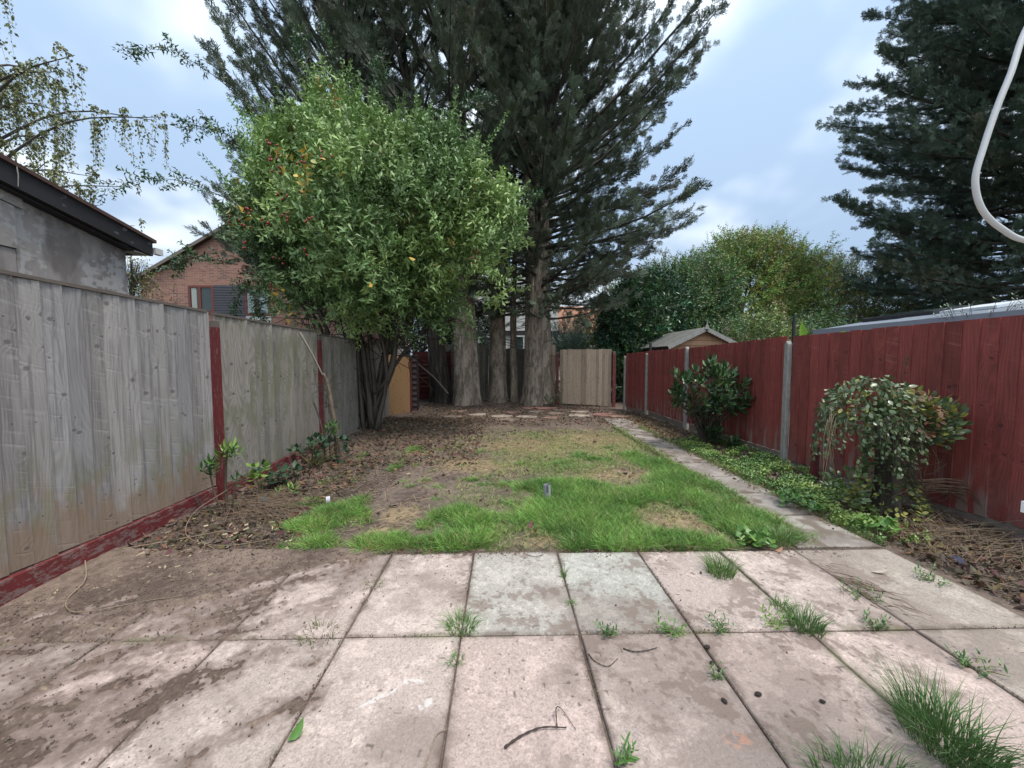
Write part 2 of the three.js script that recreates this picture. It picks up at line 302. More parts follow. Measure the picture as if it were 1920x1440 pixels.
// ------------------------------------------------------------------ patio slabs
const PX0 = -3.3, PX1 = 3.1, PZ0 = -2.95, PZ1 = 0.25;
const colsX = [-3.19, -2.6, -2.0, -1.41, -0.81, -0.222, 0.385, 0.98, 1.575, 2.135, 2.84], rowsZ = [-2.775, -1.915, -1.06, -0.25, 0.2];
const streak = (x, z, k, o) => { const a = x * 0.82 - z * 0.57, b = x * 0.57 + z * 0.82; return fbm(a * k * 0.42 + o, b * k * 1.7 + o * 2, 5); };
function dirt(x, z) {                                            // thickness of soil trodden over the slabs, 0..1
  let m = ss(-0.75, -1.9, x) * 0.84;
  m += 0.55 * ss(-1.95, -2.75, z) * ss(0.15, -1.5, x) + 0.35 * ss(-2.62, -2.8, z) * ss(0.2, -0.2, x);
  m += 0.5 * Math.exp(-(((x + 0.85) / 0.16) ** 2)) * ss(-2.0, -1.75, z) * ss(-0.9, -1.5, z);
  m += 0.38 * Math.exp(-(((x + 1.35) / 0.4) ** 2 + ((z + 2.02) / 0.16) ** 2));
  m += 0.4 * Math.exp(-(((x + 1.25) / 0.28) ** 2 + ((z + 1.5) / 0.14) ** 2));
  const n = streak(x, z, 3.2, 3.1) * 0.5 + fbm(x * 9, z * 9, 5) * 0.3 + fbm(x * 38, z * 38, 3) * 0.2;
  return clamp(m * 0.86 + (n - 0.5) * 3.0 * ss(0, 0.25, m) - 0.05);
}
const slabTone = []; { const r = rng(5); for (let i = 0; i < 60; i++) slabTone.push([r() - 0.5, r() - 0.5]); }
const patioMap = tex(2048, 1024, (u, v, i, j) => {
  const x = PX0 + u * (PX1 - PX0), z = PZ0 + v * (PZ1 - PZ0);
  let ci = 0; while (ci < colsX.length - 2 && x > colsX[ci + 1]) ci++; let ri = 0; while (ri < rowsZ.length - 2 && z > rowsZ[ri + 1]) ri++;
  const T = slabTone[ri * 11 + ci], grey = ri === 0 && (ci === 5 || ci === 6), drab = ci === 9;
  let c = grey ? [0.37, 0.345, 0.305] : drab ? [0.345, 0.30, 0.255] : [0.43, 0.345, 0.305];
  c = c.map((q, k) => q * (1 + 0.12 * T[0] + (k === 0 ? 0.04 : -0.02) * T[1]));
  const sp = h2(i, j), sp2 = vn(x * 210, z * 210), sp3 = vn(x * 120 + 7, z * 120);
  let k = 0.70 + 0.22 * sp + 0.40 * sp2; if (sp3 > 0.78) k *= 0.80; if (sp3 < 0.16) k *= 1.2; c = c.map(q => q * k);
  const g = fbm(x * 2.3 + 4, z * 2.3, 5); c = mix3(c, [0.22, 0.17, 0.145], 0.62 * ss(0.46, 0.64, g));
  { const g2 = fbm(x * 7 + 31, z * 7 + 5, 5) * 0.6 + fbm(x * 34, z * 34 + 9, 3) * 0.4; c = mix3(c, [0.175, 0.125, 0.10], 0.62 * ss(0.53, 0.62, g2) * ss(0.42, 0.55, fbm(x * 1.7 + 9, z * 1.7 + 2, 3))); c = mix3(c, c.map(q => q * 1.22), ss(0.45, 0.38, g2)); }
  const bl = vn(x * 46 + 3, z * 46 + 5); c = mix3(c, [0.10, 0.075, 0.062], 0.75 * ss(0.86, 0.95, bl) * ss(0.42, 0.6, fbm(x * 3 + 20, z * 3, 3)));
  const d = dirt(x, z); c = mix3(c, mix3([0.125, 0.088, 0.072], [0.21, 0.152, 0.13], sp2), 0.88 * ss(0.12, 0.75, d + (sp2 - 0.5) * 0.16));
  const dj = Math.min(...rowsZ.map(q => Math.abs(z - q)), ...colsX.map(q => Math.abs(x - q))); c = mix3(c, [0.13, 0.095, 0.075], 0.8 * ss(0.045, 0.004, dj + 0.07 * (fbm(x * 13 + 2, z * 13, 4) - 0.42)) * ss(0.3, 0.6, sp2 * 0.5 + fbm(x * 3, z * 3 + 6, 2) * 0.6));
  const moss = ss(0.05, 0.0, Math.min(Math.abs(z - rowsZ[1]), Math.abs(x - colsX[8]))) * ss(0.5, 0.66, fbm(x * 6, z * 6 + 8, 3)); c = mix3(c, [0.17, 0.17, 0.085], 0.5 * moss);
  for (const [px, pz, rx, rz, rot] of [[-0.52, -1.55, 0.10, 0.014, 0.6], [-0.40, -1.63, 0.06, 0.016, 0], [-0.31, -1.52, 0.02, 0.03, 0], [-0.35, -1.50, 0.03, 0.014, 0]]) {
    const a = (x - px) * Math.cos(rot) - (z - pz) * Math.sin(rot), b = (x - px) * Math.sin(rot) + (z - pz) * Math.cos(rot), q = (a / rx) ** 2 + (b / rz) ** 2;
    if (q < 1.5) c = mix3(c, [0.66, 0.63, 0.60], 0.65 * ss(1.1, 0.5, q) * ss(0.42, 0.56, vn(x * 90, z * 90)));
  }
  { const q = ((x - 0.86) / 0.05) ** 2 + ((z + 1.34) / 0.035) ** 2; if (q < 2) c = mix3(c, [0.60, 0.28, 0.17], 0.4 * ss(1.6, 0.3, q) * ss(0.45, 0.6, vn(x * 60, z * 60))); }
  return c;
});
const patioBump = tex(2048, 1024, (u, v, i, j) => { const x = PX0 + u * (PX1 - PX0), z = PZ0 + v * (PZ1 - PZ0); return 0.35 * h2(i, j) + 0.65 * vn(x * 210, z * 210); }, false);
M.slab = std({ map: patioMap, bumpMap: patioBump, bumpScale: 0.0025, roughness: 0.92 });
function slabGeo(pts, top, th, uvf, ch = 0.006) {                  // polygon pts [[x,z]...] counter-clockwise from above, chamfered upper edge
  const n = pts.length, cx = pts.reduce((s, p) => s + p[0], 0) / n, cz = pts.reduce((s, p) => s + p[1], 0) / n;
  const inn = pts.map(([x, z]) => { const dx = cx - x, dz = cz - z, l = Math.hypot(dx, dz); return [x + dx / l * ch * 1.4, z + dz / l * ch * 1.4]; });
  const ring = [inn.map(p => [p[0], top, p[1]]), pts.map(p => [p[0], top - ch, p[1]]), pts.map(p => [p[0], top - th, p[1]])];
  const pos = [], uv = [], tri = (a, b, c) => { for (const p of [a, b, c]) { pos.push(...p); uv.push(...uvf(p[0], p[2])); } };
  for (let i = 1; i < n - 1; i++) tri(ring[0][0], ring[0][i], ring[0][i + 1]);
  for (let k = 0; k < 2; k++) for (let i = 0; i < n; i++) { const j = (i + 1) % n; tri(ring[k][i], ring[k + 1][i], ring[k + 1][j]); tri(ring[k][i], ring[k + 1][j], ring[k][j]); }
  return geoFrom(pos, uv);
}
const patioUV = (x, z) => [(x - PX0) / (PX1 - PX0), (z - PZ0) / (PZ1 - PZ0)];
const patio = new THREE.Group(); patio.name = 'patio'; patio.userData.kind = 'structure'; scene.add(patio);
{ const r = rng(44);
  for (let ri = 0; ri < rowsZ.length - 1; ri++) for (let ci = 0; ci < colsX.length - 1; ci++) {
    const g = 0.005, j = () => (r() - 0.5) * 0.008, x0 = Math.max(colsX[ci], -2.86) + g, x1 = colsX[ci + 1] - g, z0 = rowsZ[ri] + g, z1 = rowsZ[ri + 1] - g;
    const ex = ri === 0 ? j() * 2 : 0;
    const m = part('slab', slabGeo([[x0 + j(), z0 + ex], [x0 + j(), z1 + j() * 0.5], [x1 + j(), z1 + j() * 0.5], [x1 + j(), z0 + ex]], 0, 0.05, patioUV), M.slab, patio);
    m.position.y = (r() - 0.5) * 0.005;
  }
}
// soil spilled over the slabs: a thin uneven layer that stands above them only where it is thick
{ const x0 = -2.9, x1 = 0.3, z0 = -2.84, z1 = -0.6, nx = 330, nz = 230, pos = [], uv = [], idx = [], keep = [];
  for (let j = 0; j <= nz; j++) for (let i = 0; i <= nx; i++) { const x = lerp(x0, x1, i / nx), z = lerp(z0, z1, j / nz), d = dirt(x, z); const h = -0.010 + 0.020 * ss(0.35, 1.0, d) * (0.7 + 0.6 * fbm(x * 30, z * 30, 2)) + 0.02 * ss(-2.3, -2.9, x) * ss(-2.0, -2.8, z); pos.push(x, h, z); uv.push((x + 4.2) / 9.2, (z + 15) / 15.6); keep.push(h > -0.006); }
  for (let j = 0; j < nz; j++) for (let i = 0; i < nx; i++) { const k = j * (nx + 1) + i, a = [k, k + nx + 1, k + 1, k + nx + 2]; if (a.some(q => keep[q])) idx.push(k, k + nx + 1, k + 1, k + 1, k + nx + 1, k + nx + 2); }
  const m = structure('spilled_soil', geoFrom(pos, uv, idx), std({ map: soilTex, roughness: 1, color: rgb(1.15, 1.12, 1.1) })); m.userData.kind = 'stuff'; tag(m, 'dark brown soil scattered over the slabs beside the grey fence', 'soil');
}
// ------------------------------------------------------------------ garden path along the right
const pathTex = tex(512, 512, (u, v, i, j) => { const n = fbm(u * 9, v * 9, 5), s = h2(i, j), s2 = vn(u * 110, v * 110); let c = mix3([0.275, 0.235, 0.205], [0.41, 0.365, 0.325], ss(0.3, 0.7, n)); c = c.map(q => q * (0.75 + 0.22 * s + 0.25 * s2)); return mix3(c.map(q => q * 0.85), [0.14, 0.105, 0.08], 0.8 * ss(0.48, 0.62, fbm(u * 7 + 5, v * 7, 5))); });
M.path = std({ map: pathTex, roughness: 0.93, bumpMap: pathTex, bumpScale: 0.004 });
const path = new THREE.Group(); path.name = 'garden_path'; path.userData.kind = 'structure'; scene.add(path);
{ const r = rng(12); const zs = [-2.80, -3.42, -4.02, -4.63, -5.25, -5.95, -6.6, -7.3, -8.0, -8.7, -9.3];
  const lx = [2.20, 2.24, 2.28, 2.30, 2.32, 2.30, 2.30, 2.30, 2.32, 2.36, 2.4], rx = [2.86, 2.84, 2.86, 2.86, 2.86, 2.88, 2.9, 2.92, 2.92, 2.92, 2.9];
  for (let i = 0; i < zs.length - 1; i++) { const j = () => (r() - 0.5) * 0.05, g = 0.018, o = r();
    const m = part('slab', slabGeo([[lx[i + 1] + j(), zs[i + 1] + g], [lx[i] + j(), zs[i] - g + j() * 0.3], [rx[i] + j(), zs[i] - g], [rx[i + 1] + j(), zs[i + 1] + g]], 0.0, 0.05, (x, z) => [x * 0.7 + o, z * 0.7 + o * 3]), M.path, path);
    m.position.y = -0.004 + (r() - 0.5) * 0.016; }
}
// ------------------------------------------------------------------ broken crazy paving in front of the trunks
const crazy = new THREE.Group(); crazy.name = 'crazy_paving'; crazy.userData.kind = 'structure'; scene.add(crazy);
{ const r = rng(77); const mk = (c) => std({ map: pathTex, color: rgb(...c), roughness: 0.95, bumpMap: pathTex, bumpScale: 0.006 });
  const mats = [mk([1.0, 0.6, 0.56]), mk([1.25, 1.18, 1.08]), mk([0.8, 0.72, 0.65]), mk([0.95, 0.68, 0.62])];
  const list = [[1.15, -11.3, 0.42, 0.32, 0], [0.72, -11.5, 0.3, 0.26, 0], [-1.25, -10.75, 0.3, 0.2, 3], [-0.7, -10.0, 0.34, 0.28, 1], [-0.1, -9.7, 0.34, 0.3, 1], [0.55, -9.6, 0.36, 0.3, 1], [0.1, -9.1, 0.3, 0.22, 2], [1.35, -10.1, 0.36, 0.3, 2], [1.9, -9.8, 0.4, 0.32, 1], [2.05, -10.6, 0.36, 0.32, 1], [2.55, -10.0, 0.36, 0.34, 0], [2.85, -9.6, 0.26, 0.2, 3], [-1.3, -9.6, 0.32, 0.22, 2], [1.2, -9.45, 0.26, 0.2, 3], [1.6, -10.9, 0.28, 0.22, 2], [0.9, -10.5, 0.3, 0.22, 2], [0.3, -10.5, 0.3, 0.24, 3]];
  for (const [x, z, a, b, k] of list) { const n = 6, pts = []; const ph = r() * 6; for (let i = 0; i < n; i++) { const an = -(i / n * 6.283 + ph + (r() - 0.5) * 0.5), q = 0.55 + r() * 0.55; pts.push([x + Math.cos(an) * a * q, z + Math.sin(an) * b * q]); }
    const m = part('stone', slabGeo(pts, 0.002 + r() * 0.02, 0.06, (u, v) => [u * 0.6 + x, v * 0.6]), mats[k], crazy); }
}
// ================================================================== FENCES
// board face: width along x, height along y from 0, front towards +z, thinner at its left edge (feather-edge)
const boardCache = new Map();
function boardGeo(w, h, t0, t1, strip) {
  const key = [w.toFixed(3), h.toFixed(2), t0, t1, strip].join(); if (boardCache.has(key)) return boardCache.get(key);
  const u0 = (strip + 0.03) / BOARDS, u1 = (strip + 0.97) / BOARDS, b = 0.0015;
  const P = [[0, t0], [w - b, t1], [w, t1 - b], [w, 0], [0, 0]], pos = [], uv = [];
  const q = (a, c, d, e, ua, ub, va, vb) => { pos.push(...a, ...c, ...d, ...a, ...d, ...e); uv.push(ua, va, ub, va, ub, vb, ua, va, ub, vb, ua, vb); };
  for (let i = 0; i < 4; i++) { const [xa, za] = P[i], [xb, zb] = P[i + 1]; q([xa, 0, za], [xb, 0, zb], [xb, h, zb], [xa, h, za], lerp(u0, u1, xa / w), lerp(u0, u1, xb / w), 0, 1); }
  q([0, 0, 0], [0, 0, t0], [0, h, t0], [0, h, 0], u0, u0 + 0.01, 0, 1);
  q([0, h, t0], [w, h, t1], [w, h, 0], [0, h, 0], u0, u1, 0.98, 1); q([0, 0, 0], [w, 0, 0], [w, 0, t1], [0, 0, t0], u0, u1, 0, 0.02);
  const g = geoFrom(pos, uv); boardCache.set(key, g); return g;
}
function fencePanel(name, label, group, A, B, y0, hA, hB, mat, o = {}) {   // A, B: [x,z] ends; the face looks to the left of A->B ... turned by o.flip
  const dx = B[0] - A[0], dz = B[1] - A[1], L = Math.hypot(dx, dz), r = rng(o.seed ?? 1);
  const t = thing(name, label, 'fence', [A[0], y0, A[1]], group);
  t.rotation.y = Math.atan2(-dz, dx);
  const W = o.w ?? 0.118, n = Math.round(L / W), w = L / n, ov = 0.016, H0 = Math.max(hA, hB);
  let last = -1;
  for (let i = 0; i < n; i++) {
    let s = Math.floor(r() * BOARDS); if (s === last) s = (s + 3) % BOARDS; last = s;
    const m = part('board', boardGeo(w + ov, H0, 0.004, 0.019, s), mat, t);
    const f = (i + 0.5) / n; m.scale.y = (lerp(hA, hB, f) + (r() - 0.5) * 0.012) / H0;
    m.position.set(i * w, (r() - 0.5) * 0.008, 0.004 + (r() - 0.5) * 0.004); m.rotation.z = (r() - 0.5) * 0.006; m.rotation.x = (r() - 0.5) * 0.004;
  }
  const railM = o.rail ?? M.oldWoodPlain;
  for (const f of [0.14, 0.5, 0.86]) { const g = box(L - 0.02, 0.04, 0.035, L / 2, 0, -0.02); const m = part('rail', g, railM, t); m.position.y = f * Math.min(hA, hB); }
  if (o.cap) { const g = box(Math.hypot(L, hB - hA), 0.022, 0.055, 0, 0, 0); const m = part('capping', g, railM, t); m.position.set(L / 2, (hA + hB) / 2 + 0.013, 0.0); m.rotation.z = Math.atan2(hB - hA, L); }
  return t;
}
M.oldWoodPlain = std({ map: grainTile, color: rgb(0.14, 0.115, 0.10) });
M.redPlain = std({ map: grainTile, color: rgb(0.13, 0.022, 0.022) });
const LF = 'weathered grey fence panels on the left boundary';
fencePanel('board_fence', 'silvery grey weathered fence panel nearest the camera on the left, below the cement wall', LF, [-2.90, -1.62], [-2.885, -3.86], 0.155, 1.755, 1.70, M.greyWood, { seed: 4, cap: true, w: 0.125 });
fencePanel('board_fence', 'grey-brown fence panel between the first and second red posts on the left', LF, [-2.885, -3.97], [-2.91, -6.10], 0.13, 1.715, 1.70, M.oldWood, { seed: 25, cap: true });
fencePanel('board_fence', 'dull fence panel behind the broken stump and bramble on the left', LF, [-2.91, -6.21], [-2.90, -8.02], 0.08, 1.71, 1.69, M.oldWood, { seed: 8, cap: true });
fencePanel('board_fence', 'shaded fence panel just behind the dark stems of the large shrub', LF, [-2.90, -8.14], [-2.87, -9.66], 0.05, 1.70, 1.67, M.oldWood, { seed: 19, cap: true });
function redPost(label, x, z, h, y0 = -0.1, s = 0.075) {
  const t = thing('fence_post', label, 'fence post', [x, y0, z], 'red painted timber posts');
  const g = toCreasedNormals(new THREE.BoxGeometry(s, h - y0 - 0.06, s, 1, 8, 1), 0.5), p = g.attributes.position, u = g.attributes.uv, r = rng(x * 100 + z * 7 + 999);
  const o = r(); for (let i = 0; i < u.count; i++) u.setXY(i, u.getX(i) * 0.16 + o, u.getY(i) * 1.6 + o);
  g.translate(0, (h - y0 - 0.06) / 2, 0); part('shaft', g, M.redPost, t);
  const c = box(s * 0.98, 0.06, s * 0.98); c.translate(0, h - y0 - 0.03, 0); part('bare_top', c, M.oldWoodPlain, t);
  t.rotation.z = (r() - 0.5) * 0.012; return t;
}
redPost('flaking red timber post beside the two-stemmed sapling', -2.85, -3.915, 1.78);
redPost('red timber post behind the broken stump on the left fence', -2.875, -6.155, 1.77);
redPost('dark red post standing in front of the shrub stems, third on the left', -2.865, -8.08, 1.72);
function redGravel(label, A, B, h = 0.15) {
  const L = Math.hypot(B[0] - A[0], B[1] - A[1]); const g = box(L, h, 0.045, L / 2, h / 2, 0), u = g.attributes.uv, p = g.attributes.position;
  for (let i = 0; i < u.count; i++) u.setXY(i, p.getX(i) * 0.8 + A[1], p.getY(i) * 1.6 + p.getZ(i) * 2);
  const m = single('gravel_board', g, M.redGravel, label, 'gravel board', 'red painted gravel boards', [A[0], -0.005, A[1]]); m.rotation.y = Math.atan2(-(B[1] - A[1]), B[0] - A[0]); return m;
}
redGravel('long flaking red gravel board under the silvery grey panel', [-2.868, -1.6], [-2.862, -3.86]);
redGravel('red gravel board half buried behind the bright green seedlings', [-2.868, -3.97], [-2.89, -6.1], 0.125);

// right hand side: dark red panels between concrete posts
const RF = 'dark red fence panels on the right boundary';
const rail = { rail: M.redPlain };
fencePanel('board_fence', 'tall dark red fence panel behind the ivy-covered stump', RF, [3.855, -5.155], [4.30, -2.25], 0.05, 1.66, 1.735, M.redWood, { seed: 31, w: 0.122, ...rail });
fencePanel('board_fence', 'red fence panel behind the glossy laurel bush, worn pale at its foot', RF, [3.695, -7.735], [3.83, -5.222], 0.14, 1.50, 1.585, M.redWood, { seed: 32, w: 0.105, ...rail });
fencePanel('board_fence', 'red fence panel below the shed roof, second from the far corner', RF, [3.655, -9.83], [3.69, -7.805], 0.12, 1.51, 1.52, M.redWood, { seed: 33, w: 0.105, ...rail });
fencePanel('board_fence', 'short red fence panel at the far right corner', RF, [3.445, -10.95], [3.65, -9.888], 0.1, 1.49, 1.52, M.redWood, { seed: 34, w: 0.105, ...rail });
function concretePost(label, x, z, h, w = 0.062) {
  const sh = new THREE.Shape(); const a = w / 2, c = 0.014; sh.moveTo(-a, 0); sh.lineTo(a, 0); sh.lineTo(a, h - 0.05); sh.lineTo(a - 0.035, h); sh.lineTo(-a + 0.035, h); sh.lineTo(-a, h - 0.05); sh.closePath();
  const g = new THREE.ExtrudeGeometry(sh, { depth: w - 2 * c, bevelEnabled: true, bevelSize: c * 0.6, bevelThickness: c, bevelSegments: 1 }); g.translate(0, 0, -(w - 2 * c) / 2); g.rotateY(Math.PI / 2);
  const u = g.attributes.uv; for (let i = 0; i < u.count; i++) u.setXY(i, u.getX(i) * 2 + x, u.getY(i) * 2 + z);
  return single('concrete_post', g, M.concrete, label, 'fence post', 'concrete posts of the red fence', [x, -0.1, z]);
}
concretePost('pale concrete post between the two nearest red panels, dark rod above it', 3.815, -5.19, 1.76);
concretePost('concrete post just behind the glossy laurel bush', 3.66, -7.77, 1.77);
concretePost('slim concrete post below the left end of the shed roof', 3.62, -9.86, 1.68, 0.055);
concretePost('farthest concrete post at the corner by the dark gap', 3.41, -10.98, 1.62, 0.05);
M.dirtyConcrete = std({ map: concT, color: rgb(0.62, 0.56, 0.5), roughness: 0.95 });
function gravel(label, A, B, h) { const L = Math.hypot(B[0] - A[0], B[1] - A[1]); const g = box(L, h, 0.05, L / 2, h / 2 - 0.06, 0), u = g.attributes.uv, p = g.attributes.position;
  for (let i = 0; i < u.count; i++) u.setXY(i, p.getX(i) * 0.9, p.getY(i) * 2); const m = single('gravel_board', g, M.dirtyConcrete, label, 'gravel board', 'concrete gravel boards', [A[0], 0, A[1]]); m.rotation.y = Math.atan2(-(B[1] - A[1]), B[0] - A[0]); }
gravel('concrete gravel board below the tall red panel, behind the ivy stump', [3.885, -5.12], [4.31, -2.25], 0.13);
gravel('concrete gravel board below the red panel behind the laurel', [3.73, -7.70], [3.85, -5.26], 0.19);
gravel('concrete gravel board below the red panel under the shed', [3.69, -9.80], [3.71, -7.84], 0.17);
gravel('short concrete gravel board at the far right corner', [3.48, -10.93], [3.685, -9.92], 0.15);
{ const t = thing('timber_stake', 'short red timber stake at the fence foot left of the ivy', 'stake', [3.70, -0.05, -4.52]); const g = box(0.07, 0.42, 0.05, 0, 0.21, 0); part('shaft', g, M.redPost, t); const s = limb(curvePts([[0.02, 0.3, 0.04], [-0.05, 0.6, 0.03], [0.0, 0.95, 0.0]], 8), new Array(9).fill(0.006), 5); part('climbing_stem', s, M.twigWood, t); }
{ const m = single('metal_rod', new THREE.CylinderGeometry(0.02, 0.02, 0.62, 10), std({ color: rgb(0.012, 0.018, 0.016), roughness: 0.5 }), 'dark metal rod rising above the nearest concrete post', 'rod', null, [3.90, 1.70, -5.22]); }
{ const m = single('metal_rod', box(0.05, 0.5, 0.05), std({ color: rgb(0.012, 0.014, 0.014), roughness: 0.6 }), 'small dark rod above the slim concrete post under the shed eaves', 'rod', null, [3.71, 1.58, -9.87]); }

// back boundary
fencePanel('board_fence', 'clean pale knotty fence panel between two red posts at the back', null, [1.76, -12.30], [3.20, -11.66], 0.03, 1.70, 1.70, M.paleWood, { seed: 51, w: 0.095 });
redPost('red post left of the pale knotty panel', 1.68, -12.32, 1.66, -0.1, 0.09);
redPost('red post right of the pale knotty panel, by the dark gap', 3.28, -11.60, 1.66, -0.1, 0.09);
const BF = 'old brown panels behind the conifer trunks';
fencePanel('board_fence', 'brown fence strip between the thickest trunk and a red post', BF, [1.20, -12.75], [1.64, -12.6], 0.02, 1.86, 1.86, M.paleWood, { seed: 52, w: 0.1 });
fencePanel('board_fence', 'grey-green fence panel behind the slender conifer trunk', BF, [-0.55, -14.0], [1.45, -13.95], 0.0, 1.80, 1.80, M.oldWood, { seed: 53, w: 0.105 });
fencePanel('board_fence', 'dark brown fence panel between the two fat trunks left of centre', BF, [-2.15, -14.1], [-0.57, -14.02], 0.0, 1.96, 1.94, M.oldWood, { seed: 54, w: 0.105 });
fencePanel('board_fence', 'narrow orange-stained wood panel at the far end of the left fence', null, [-2.86, -9.73], [-2.50, -10.28], 0.03, 1.50, 1.47, M.orangeWood, { seed: 55, w: 0.09 });
redPost('thin dark red post between the orange panel and the brick pier', -2.46, -10.34, 1.50, -0.1, 0.05);
{ // pale grey block on top of the orange panel
  single('concrete_block', box(0.26, 0.15, 0.1), M.concrete, 'pale grey block sitting on the orange panel', 'block', null, [-2.70, 1.61, -10.05]).rotation.y = Math.atan2(0.55, 0.36); }
{ // dark brick pier
  const t = thing('brick_pier', 'dark red brick pier beside the orange panel', 'pier', [-2.52, -0.05, -10.72]); const r = rng(8);
  const bm = [0, 1, 2].map(i => std({ color: rgb([0.085, 0.062, 0.07][i], [0.034, 0.026, 0.032][i], [0.032, 0.026, 0.03][i]), map: pathTex, roughness: 0.95 }));
  part('mortar_core', box(0.31, 1.58, 0.31, 0, 0.79, 0), std({ color: rgb(0.09, 0.075, 0.07) }), t);
  const bg = box(0.215, 0.065, 0.102), bh = box(0.102, 0.065, 0.215);
  for (let k = 0; k < 21; k++) for (const sx of [-1, 1]) { const y = 0.035 + k * 0.075, odd = k % 2 ? 1 : -1;
    let m = part('brick', bg, bm[Math.floor(r() * 3)], t); m.position.set(-odd * 0.0565 * 1, y, sx * 0.112);
    m = part('brick', bh, bm[Math.floor(r() * 3)], t); m.position.set(sx * 0.112, y, 0.0); if (sx === odd) m.position.x = odd * 0.1125; }
}
{ // dark red boarded recess at the back left corner
  const t = thing('boarded_gate', 'dark red horizontal boards in the shadowy back left corner', 'boarding', [-3.15, 0.02, -13.6]); const r = rng(6);
  for (let k = 0; k < 11; k++) { const m = part('board', box(1.30, 0.147, 0.022), [M.redPlain, std({ map: grainTile, color: rgb(0.11, 0.018, 0.019) })][k % 2], t); m.position.set(0.65, 0.10 + k * 0.15, (r() - 0.5) * 0.01); }
  for (const x of [0.02, 1.28]) part('post', box(0.08, 1.75, 0.08, x, 0.86, -0.06), M.oldWoodPlain, t);
}
{ const t = thing('board_fence', 'old dark boards beside the brick pier, running to the back', 'fence panel', [-2.72, 0, -10.85]); const r = rng(16);
  for (let k = 0; k < 24; k++) { const m = part('board', boardGeo(0.125, 1.55, 0.006, 0.014, k % 8), M.oldWood, t); m.position.set(-k * 0.015, 0, -k * 0.112); m.rotation.y = Math.PI / 2; }
  part('rail', box(0.04, 0.05, 2.7, -0.2, 1.3, -1.35), M.oldWoodPlain, t).rotation.y = 0.13; }
{ const g = slabGeo([[-0.16, -0.03], [-0.16, 0.03], [0.16, 0.03], [0.16, -0.03]], 0.42, 0.42, (x, z) => [x, z]); const m = single('paving_offcut', g, std({ map: pathTex, color: rgb(0.9, 0.62, 0.6) }), 'pinkish slab offcut leaning by the back left trunk', 'slab', null, [-2.15, 0, -13.0]); m.rotation.set(-0.15, 0.3, 0.05); }
single('fallen_branch', limb(curvePts([[-3.0, 1.55, -12.6], [-2.7, 1.25, -12.5], [-2.2, 0.85, -12.35], [-1.75, 0.35, -12.2]], 12), Array.from({ length: 13 }, (_, i) => 0.018 + 0.012 * i / 12), 6), std({ color: rgb(0.22, 0.18, 0.155) }), 'pale bare branch leaning down across the dark red boards', 'branch');

